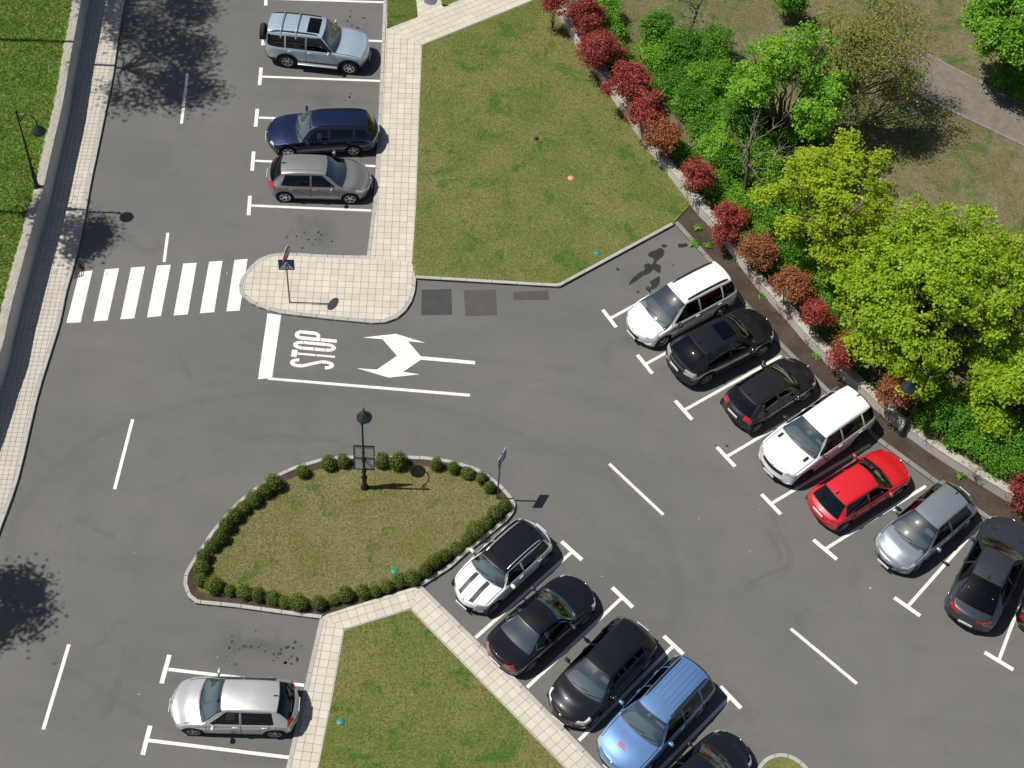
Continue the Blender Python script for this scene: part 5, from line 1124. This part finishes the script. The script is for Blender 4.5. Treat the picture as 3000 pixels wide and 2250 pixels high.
    bx('number_plate', (L/2-sr_-.022, 0, zpr), (.02, .50, .11), M['plate'], root, .004)
    # badge
    if S.get('badge', True): p = surf(.10, 0); bx('badge', (p.x+.03, 0, p.z-.03), (.05, .10, .07), M['chrome'], root, .02)
    # interior
    zi = clr+.22; V = []; xs0, xs1 = L/2-(sc+.06), L/2-(min(stb, L-.12)-.12)
    bm2 = bmesh.new(); wi = w0-.13; zb2 = zbm-.03
    q = [bm2.verts.new(p) for p in ((xs0, -wi, zb2), (xs1, -wi*.92, zb2), (xs1, wi*.92, zb2), (xs0, wi, zb2), (xs0, -wi, zi), (xs1, -wi*.92, zi), (xs1, wi*.92, zi), (xs0, wi, zi))]
    for a in ((4, 5, 6, 7), (0, 1, 5, 4), (1, 2, 6, 5), (2, 3, 7, 6), (3, 0, 4, 7)): bm2.faces.new([q[i] for i in a])
    link('cabin', bm_mesh('cabin', bm2, M['cabin']), root)
    bx('dashboard', (xs0-.27, 0, zb2-.07), (.52, wi*1.86, .2), M['dash'], root, .06)
    V, F = lathe([(.165, -.013), (.18, 0), (.165, .013), (.15, 0), (.165, -.013)], 20, 'z'); sw_ = link('steering_wheel', mesh('steering_wheel', V, F, M['trim'], True), root); sw_.location = (xs0-.62, .36, zb2+.02); sw_.rotation_euler = (0, math.radians(-62), 0)
    sx0 = L/2-(B-.12)
    for row, xx in enumerate((sx0, sx0-.88)):
        if xx-.35 < xs1: continue
        for yy in (.36, -.36):
            se = bx('seat', (xx+.16, yy, zi+.17), (.50, .50, .22), M['seat'], root, .07)
            bx('backrest', (xx-.12, yy, zi+.46), (.15, .48, .62), M['seat'], se, .06, Matrix.Rotation(math.radians(-14), 3, 'Y')); bx('headrest', (xx-.22, yy, zbm+.20), (.09, .26, .17), M['seat'], se, .04)
    if S.get('extra'): S['extra'](root, S, surf, paintm, w0)
    bm.free(); return root
# ------------------------------------------------------------------ body types
def base(**k):
    d = dict(L=4.25, W=1.77, H=1.48, zn=.74, cowl=(1.02, .98), rf=1.78, rr=(3.62, 1.40), tb=(4.10, .98), belt=.93, wr=.56, fo=.86, wb=2.62, wrad=.315, pB=2.42, A=(1.42, 1.98), C=(3.50, 3.42), pD=3.32,
             hl=(.55, .46, .58, .72, .18), tl=(3.98, .50, .78, .98), antenna=True, rwiper=True)
    d.update(k); return d
SPEC = {}
SPEC['c3'] = base(L=4.24, strips=[('roof_rib', 1.95, 3.5, .34, .34, .05, .012, -.004, 'paint', True)], hl=(.62, .50, .57, .70, .26), tl=(3.86, .48, .80, 1.0), C=(3.62, 3.44))
SPEC['c4'] = base(L=4.24, hl=(.6, .46, .58, .72, .2), tl=(3.92, .50, .76, 1.0), wr=.58)
SPEC['c7'] = base(L=3.95, W=1.72, rf=1.72, rr=(3.34, 1.40), tb=(3.80, .96), wb=2.50, pB=2.34, rglass='side_glass', tl=(3.66, .44, .78, .98), C=(3.26, 3.16), pD=3.12)
SPEC['c9'] = base(L=4.15, W=1.735, H=1.44, zn=.76, cowl=(1.12, .96), rf=1.82, rr=(3.48, 1.38), tb=(3.94, .92), belt=.92, wr=.585, hl=(.28, .50, .56, .70, .05), tl=(4.02, .52, .68, .86), rglass='dark_glass', glass='dark_glass', C=(3.55, 3.38), pD=3.3, grille=(.42, .56, .68), bow=.7, antenna=True, handle_mat=M['trim'])
SPEC['c10'] = base(L=4.34, W=1.81, H=1.50, zn=.72, cowl=(.98, .97), rf=1.92, rr=(3.72, 1.41), tb=(4.16, 1.0), belt=.95, fo=.92, wb=2.69, wrad=.325, hl=(.66, .48, .58, .72, .24), tl=(4.05, .46, .80, 1.0), A=(1.45, 2.1), pB=2.56, C=(3.70, 3.55), pD=3.5, glass='side_glass', wr=.56, bow=1.15)
SPEC['c2'] = base(L=4.68, W=1.75, H=1.47, zn=.76, cowl=(1.25, .95), rf=1.92, rr=(4.18, 1.39), tb=(4.54, .94), belt=.92, fo=.90, wb=2.70, wrad=.315, pB=2.62, A=(1.58, 2.12), C=(3.62, 3.62), pD=3.55, Q=[(3.68, .955), (4.30, .99), (4.05, 1.31), (3.68, 1.325)], hl=(.34, .46, .57, .70, .1), tl=(4.50, .58, .70, .98), glass='dark_glass', rglass='dark_glass', strips=[('roof_rail', 2.1, 4.1, .47, .47, .04, .03, .025, 'trim', True)], wr=.56, hlm='lamp_pale', antenna=False)
SPEC['c14'] = base(L=4.38, W=1.77, H=1.42, zn=.73, cowl=(1.18, .93), rf=1.95, rr=(2.92, 1.36), tb=(3.58, .98), deck=.94, belt=.92, fo=.90, wb=2.60, wrad=.325, pB=2.64, A=(1.54, 2.12), C=(3.22, 2.92), doors=2, pD=3.1, hl=(.55, .48, .56, .68, .2), tl=(4.12, .34, .70, .88), rglass='screen', wr=.54, seal_mat=M['chrome'], plate_r=.60, strips=[('roof_seam', 2.1, 2.1, -.48, .48, .012, .004, -.001, 'gap', False)], antenna=False, rwiper=False, mirror_mat=M['trim'])
SPEC['c13'] = base(L=4.00, W=1.73, H=1.50, zn=.82, cowl=(1.05, 1.03), rf=1.50, rr=(3.50, 1.42), tb=(3.84, .98), belt=.98, fo=.76, wb=2.58, wrad=.32, pB=2.22, A=(1.36, 1.68), C=(3.55, 3.42), pD=3.1, hl=(.42, .42, .60, .78, .22), tl=(3.86, .60, .66, .92), wr=.60, glass='dark_glass', fglass='dark_glass', rglass='dark_glass', bow=1.25,
    top=[(.16, 1.04, .18, .34, 'stripe', ['bonnet']), (.16, 1.04, -.34, -.18, 'stripe', ['bonnet'])], strips=[('roof_rail', 1.66, 3.35, .50, .50, .045, .03, .035, 'rail_alu', True)], grille=(.42, .42, .56), antenna=True)
SPEC['c5'] = base(L=4.75, W=1.85, H=1.72, zn=.78, cowl=(.86, 1.02), rf=1.92, rr=(4.32, 1.62), tb=(4.62, 1.08), belt=1.04, fo=.90, wb=2.82, wrad=.33, pB=2.62, A=(1.36, 2.05), C=(3.70, 3.70), pD=3.66, Q=[(3.76, 1.07), (4.45, 1.10), (4.30, 1.50), (3.76, 1.56)], hl=(.66, .50, .62, .80, .22), tl=(4.55, .68, .95, 1.45), glass='dark_glass', fglass='dark_glass', rglass='dark_glass', wr=.60,
    strips=[('roof_rail', 2.15, 4.15, .49, .49, .075, .035, .03, 'trim', True)], mirror_mat=M['trim'], antenna=False, bow=1.1)
SPEC['c6'] = base(L=4.52, W=1.86, H=1.66, zn=.90, cowl=(1.12, 1.12), rf=1.80, rr=(3.56, 1.58), tb=(4.34, 1.12), belt=1.05, fo=.90, wb=2.65, wrad=.36, clr=.25, pB=2.50, A=(1.46, 2.02), C=(3.62, 3.46), pD=3.42, hl=(.5, .5, .72, .86, .12), tl=(4.12, .46, .84, 1.06), tlm='lamp_clear', glass='dark_glass', rglass='dark_glass', wr=.60, top=[(2.0, 2.62, -.40, .40, 'sunroof', ['roof'])], plate_r=.82,
    strips=[('rear_bar', 4.44, 4.44, -.55, .55, .03, .03, .0, 'chrome', False)], clad=.40, antenna=True)
SPEC['c8'] = base(L=4.78, W=1.95, H=1.79, zn=1.02, cowl=(1.22, 1.20), rf=1.92, rr=(4.36, 1.68), tb=(4.66, 1.18), belt=1.16, fo=.86, wb=2.92, wrad=.385, clr=.27, rim=.27, pB=2.72, A=(1.52, 2.10), C=(3.78, 3.78), pD=3.72, Q=[(3.84, 1.19), (4.52, 1.22), (4.40, 1.60), (3.84, 1.63)], hl=(.42, .52, .80, .95, .1), tl=(4.6, .66, .95, 1.18), glass='dark_glass', fglass='dark_glass', rglass='dark_glass', wr=.64, grille=(.50, .72, .90), bow=.8,
    top=[(.94, 1.20, .60, .72, 'vent', ['bonnet', 'body', 'gap']), (.94, 1.20, -.72, -.60, 'vent', ['bonnet', 'body', 'gap'])], mirror_mat=M['trim'], rstyle=1, antenna=True, clad=.36, clad_mat=M['trim'])
SPEC['c11'] = base(L=4.73, W=1.90, H=1.60, zn=.92, cowl=(1.30, 1.08), rf=2.05, rr=(3.30, 1.53), tb=(4.36, 1.10), deck=1.03, belt=1.04, fo=.85, wb=2.87, wrad=.37, clr=.24, pB=2.78, A=(1.66, 2.25), C=(3.72, 3.40), pD=3.5, hl=(.5, .52, .72, .86, .12), tl=(4.40, .30, .86, .98), rglass='dark_glass', glass='dark_glass', fglass='dark_glass', wr=.57, wt=1.44, plate_r=.62, rwiper=False,
    top=[(.86, .94, .40, .66, 'vent', ['bonnet', 'body', 'gap']), (.86, .94, -.66, -.40, 'vent', ['bonnet', 'body', 'gap'])], clad=.38, antenna=True)
SPEC['c12'] = base(L=4.40, W=1.80, tl=(4.08, .46, .74, .96))
SPEC['c15'] = base(L=4.40, W=1.80, H=1.61, zn=.82, cowl=(1.02, 1.05), rf=1.86, rr=(3.92, 1.50), tb=(4.26, 1.04), belt=1.0, fo=.84, wb=2.76, wrad=.33, pB=2.52, A=(1.44, 2.06), C=(3.50, 3.50), pD=3.46, Q=[(3.56, 1.03), (4.06, 1.06), (3.92, 1.38), (3.56, 1.44)], hl=(.62, .46, .54, .84, .22), tl=(4.12, .56, .84, 1.06), hlm='lamp_pale', glass='dark_glass', fglass='side_glass', rglass='dark_glass', wr=.57, bow=1.2, grille=(.36, .50, .68), antenna=True)
SPEC['c16'] = base(L=4.66, W=1.88, H=1.76, zn=.96, cowl=(1.30, 1.13), rf=1.95, rr=(4.28, 1.68), tb=(4.56, 1.12), belt=1.08, fo=.88, wb=2.74, wrad=.37, clr=.26, pB=2.72, A=(1.62, 2.14), C=(3.62, 3.62), pD=3.58, Q=[(3.68, 1.11), (4.42, 1.13), (4.25, 1.52), (3.68, 1.57)], hl=(.52, .54, .74, .90, .14), tl=(4.48, .66, .90, 1.30), glass='dark_glass', fglass='side_glass', rglass='dark_glass', wr=.61, clad=.42, clad_mat=M['grey_trim'], bow=.95,
    strips=[('roof_rail', 2.25, 4.15, .53, .53, .05, .035, .035, 'trim', True)]+[('roof_rib', 2.5, 4.2, y, y, .012, .006, -.003, 'gap', True) for y in (.10, .26, .42)], antenna=False)
SPEC['c1'] = base(L=4.55, W=1.82, H=1.86, zn=1.02, cowl=(1.25, 1.17), rf=1.88, rr=(4.32, 1.80), tb=(4.46, 1.18), belt=1.13, fo=.78, wb=2.68, wrad=.385, clr=.32, rim=.23, spokes=6, pB=2.62, A=(1.48, 1.98), C=(3.48, 3.48), pD=3.42, Q=[(3.54, 1.16), (4.32, 1.18), (4.28, 1.64), (3.54, 1.68)], hl=(.34, .52, .80, .96, .06), tl=(4.42, .66, .86, 1.06), glass='dark_glass', fglass='side_glass', rglass='dark_glass', wr=.66, clad=.56, bow=.8, wt=1.70,
    top=[(2.08, 2.62, -.46, .46, 'sunroof', ['roof'])], strips=[('roof_rail', 2.1, 4.2, .57, .57, .04, .03, .035, 'trim', True), ('roof_bar', 3.05, 3.05, -.72, .72, .06, .025, .09, 'rail_alu', False), ('roof_bar', 3.72, 3.72, -.72, .72, .06, .025, .09, 'rail_alu', False)]+[('roof_rib', 2.75, 4.2, y, y, .035, .012, -.003, 'paint', True) for y in (.12, .3, .48)], antenna=False, rwiper=False)
def suv_extra(root, S, surf, pm, w0):
    L = S['L']; hub, ty, rim = wheel_meshes(.36, .22, .22, 6, 0); o = link('spare_wheel', hub, root); o.location = (-L/2-.09, .12, 1.05); o.rotation_euler = (0, 0, pi/2); link('tyre', ty, o); link('cover', mesh('cover', *lathe([(0, .125), (.2, .125), (.245, .10)], 20), M['trim'], True), o)
    for sg in (1, -1): bx('side_step', (L/2-S['fo']-S['wb']/2, sg*(w0+.03), .42), (1.75, .17, .05), M['rail_alu'], root, .02)
SPEC['c1']['extra'] = suv_extra
def blue_extra(root, S, surf, pm, w0):
    for k in range(3):
        p = surf(.62+k*.055, -.06-.04*k); bx('sticker', p+Vector((0, 0, .004)), (.035, .34-.06*k, .003), M['sticker_red'], root, 0, sm=False)
SPEC['c16']['extra'] = blue_extra
PAINT = {'c1': paint('silver_blue_paint', (.42, .52, .61), .4, .34), 'c2': paint('navy_paint', (.008, .015, .055), .35), 'c3': paint('grey_paint', (.27, .26, .255), .5), 'c4': paint('silver_paint', (.56, .57, .56), .5, .34),
         'c5': paint('white_paint', (.80, .80, .79), 0), 'c6': paint('black_paint', (.010, .011, .014), 0, .3), 'c7': paint('anthracite_paint', (.016, .015, .018), 0, .3), 'c8': paint('bright_white_paint', (.82, .81, .82), 0), 'c9': paint('red_paint', (.58, .010, .018), .0, .4),
         'c10': paint('steel_blue_paint', (.30, .34, .38), .55, .33), 'c11': paint('dark_grey_paint', (.050, .058, .072), .5), 'c12': paint('dark_maroon_paint', (.02, .014, .018), .3), 'c13': paint('mini_white_paint', (.78, .79, .82), 0), 'c14': paint('black_violet_paint', (.008, .008, .011), 0, .3),
         'c15': paint('jet_black_paint', (.008, .009, .012), 0, .3), 'c16': paint('blue_paint', (.125, .25, .49), .4, .36), 'c17': paint('deep_black_paint', (.008, .010, .016), 0, .3)}
SPEC['c13']['roof_mat'] = PAINT['c15']; SPEC['c17'] = dict(SPEC['c7'])
LABEL = {'c1': 'silver blue off-road car with roof bars and a spare wheel on its back door', 'c2': 'dark navy estate car parked beside the grey hatchback', 'c3': 'grey brown hatchback parked nose toward the pavement beside the navy estate',
 'c4': 'silver hatchback parked alone beside the paved path and lower lawn', 'c5': 'white people carrier with black roof rails, next to the oil stained bay', 'c6': 'black sport utility car with a sunroof, between white people carrier and small black hatchback',
 'c7': 'small black hatchback with red tail lights beside the white sport utility car', 'c8': 'large white sport utility car with two black bonnet vents', 'c9': 'bright red hatchback with dark tinted rear window', 'c10': 'steel blue grey hatchback with sun glare on its bonnet, next to the red hatchback',
 'c11': 'dark grey sloping-back sport utility coupe next to the steel blue hatchback', 'c12': 'dark maroon car with red tail lights in the bay beyond the dark grey coupe', 'c13': 'white small car with black roof and two black bonnet stripes', 'c14': 'black two-door coupe with a chrome line round its cabin',
 'c15': 'long black family car with pale headlights between the coupe and the blue car', 'c16': 'bright blue sport utility car with ribbed roof and red sticker on the bonnet', 'c17': 'black car next to the round planter kerb past the blue sport utility car'}
ONLY = None
for k in ('c1', 'c2', 'c3', 'c4', 'c5', 'c6', 'c7', 'c8', 'c9', 'c10', 'c11', 'c13', 'c14', 'c15', 'c16'):
    if ONLY and k not in ONLY: continue
    S = SPEC[k]; mx, my, hd, ln = LY['cars'][k]; a = math.radians(hd+ADJ.get(k, (0, 0, 0))[2]); off = S['L']/2-(S['rf']+S['rr'][0])/2
    dx, dy = math.cos(a), math.sin(a); f, l = ADJ.get(k, (0, 0, 0))[:2]
    make_car('parked_car', LABEL[k], S, PAINT[k], (mx-dx*off+dx*f-dy*l, my-dy*off+dy*f+dx*l), a, 'cars parked in the bays')
p = LY['pt']['c12']; a = math.radians(66); make_car('parked_car', LABEL['c12'], SPEC['c12'], PAINT['c12'], (p[0]+math.cos(a)*2.2+math.sin(a)*.72, p[1]+math.sin(a)*2.2-math.cos(a)*.72), a, 'cars parked in the bays')
p = LY['pt']['c17']; a = math.radians(47); off = SPEC['c17']['L']/2-SPEC['c17']['cowl'][0]; make_car('parked_car', LABEL['c17'], SPEC['c17'], PAINT['c17'], (p[0]-math.cos(a)*off, p[1]-math.sin(a)*off), a, 'cars parked in the bays')
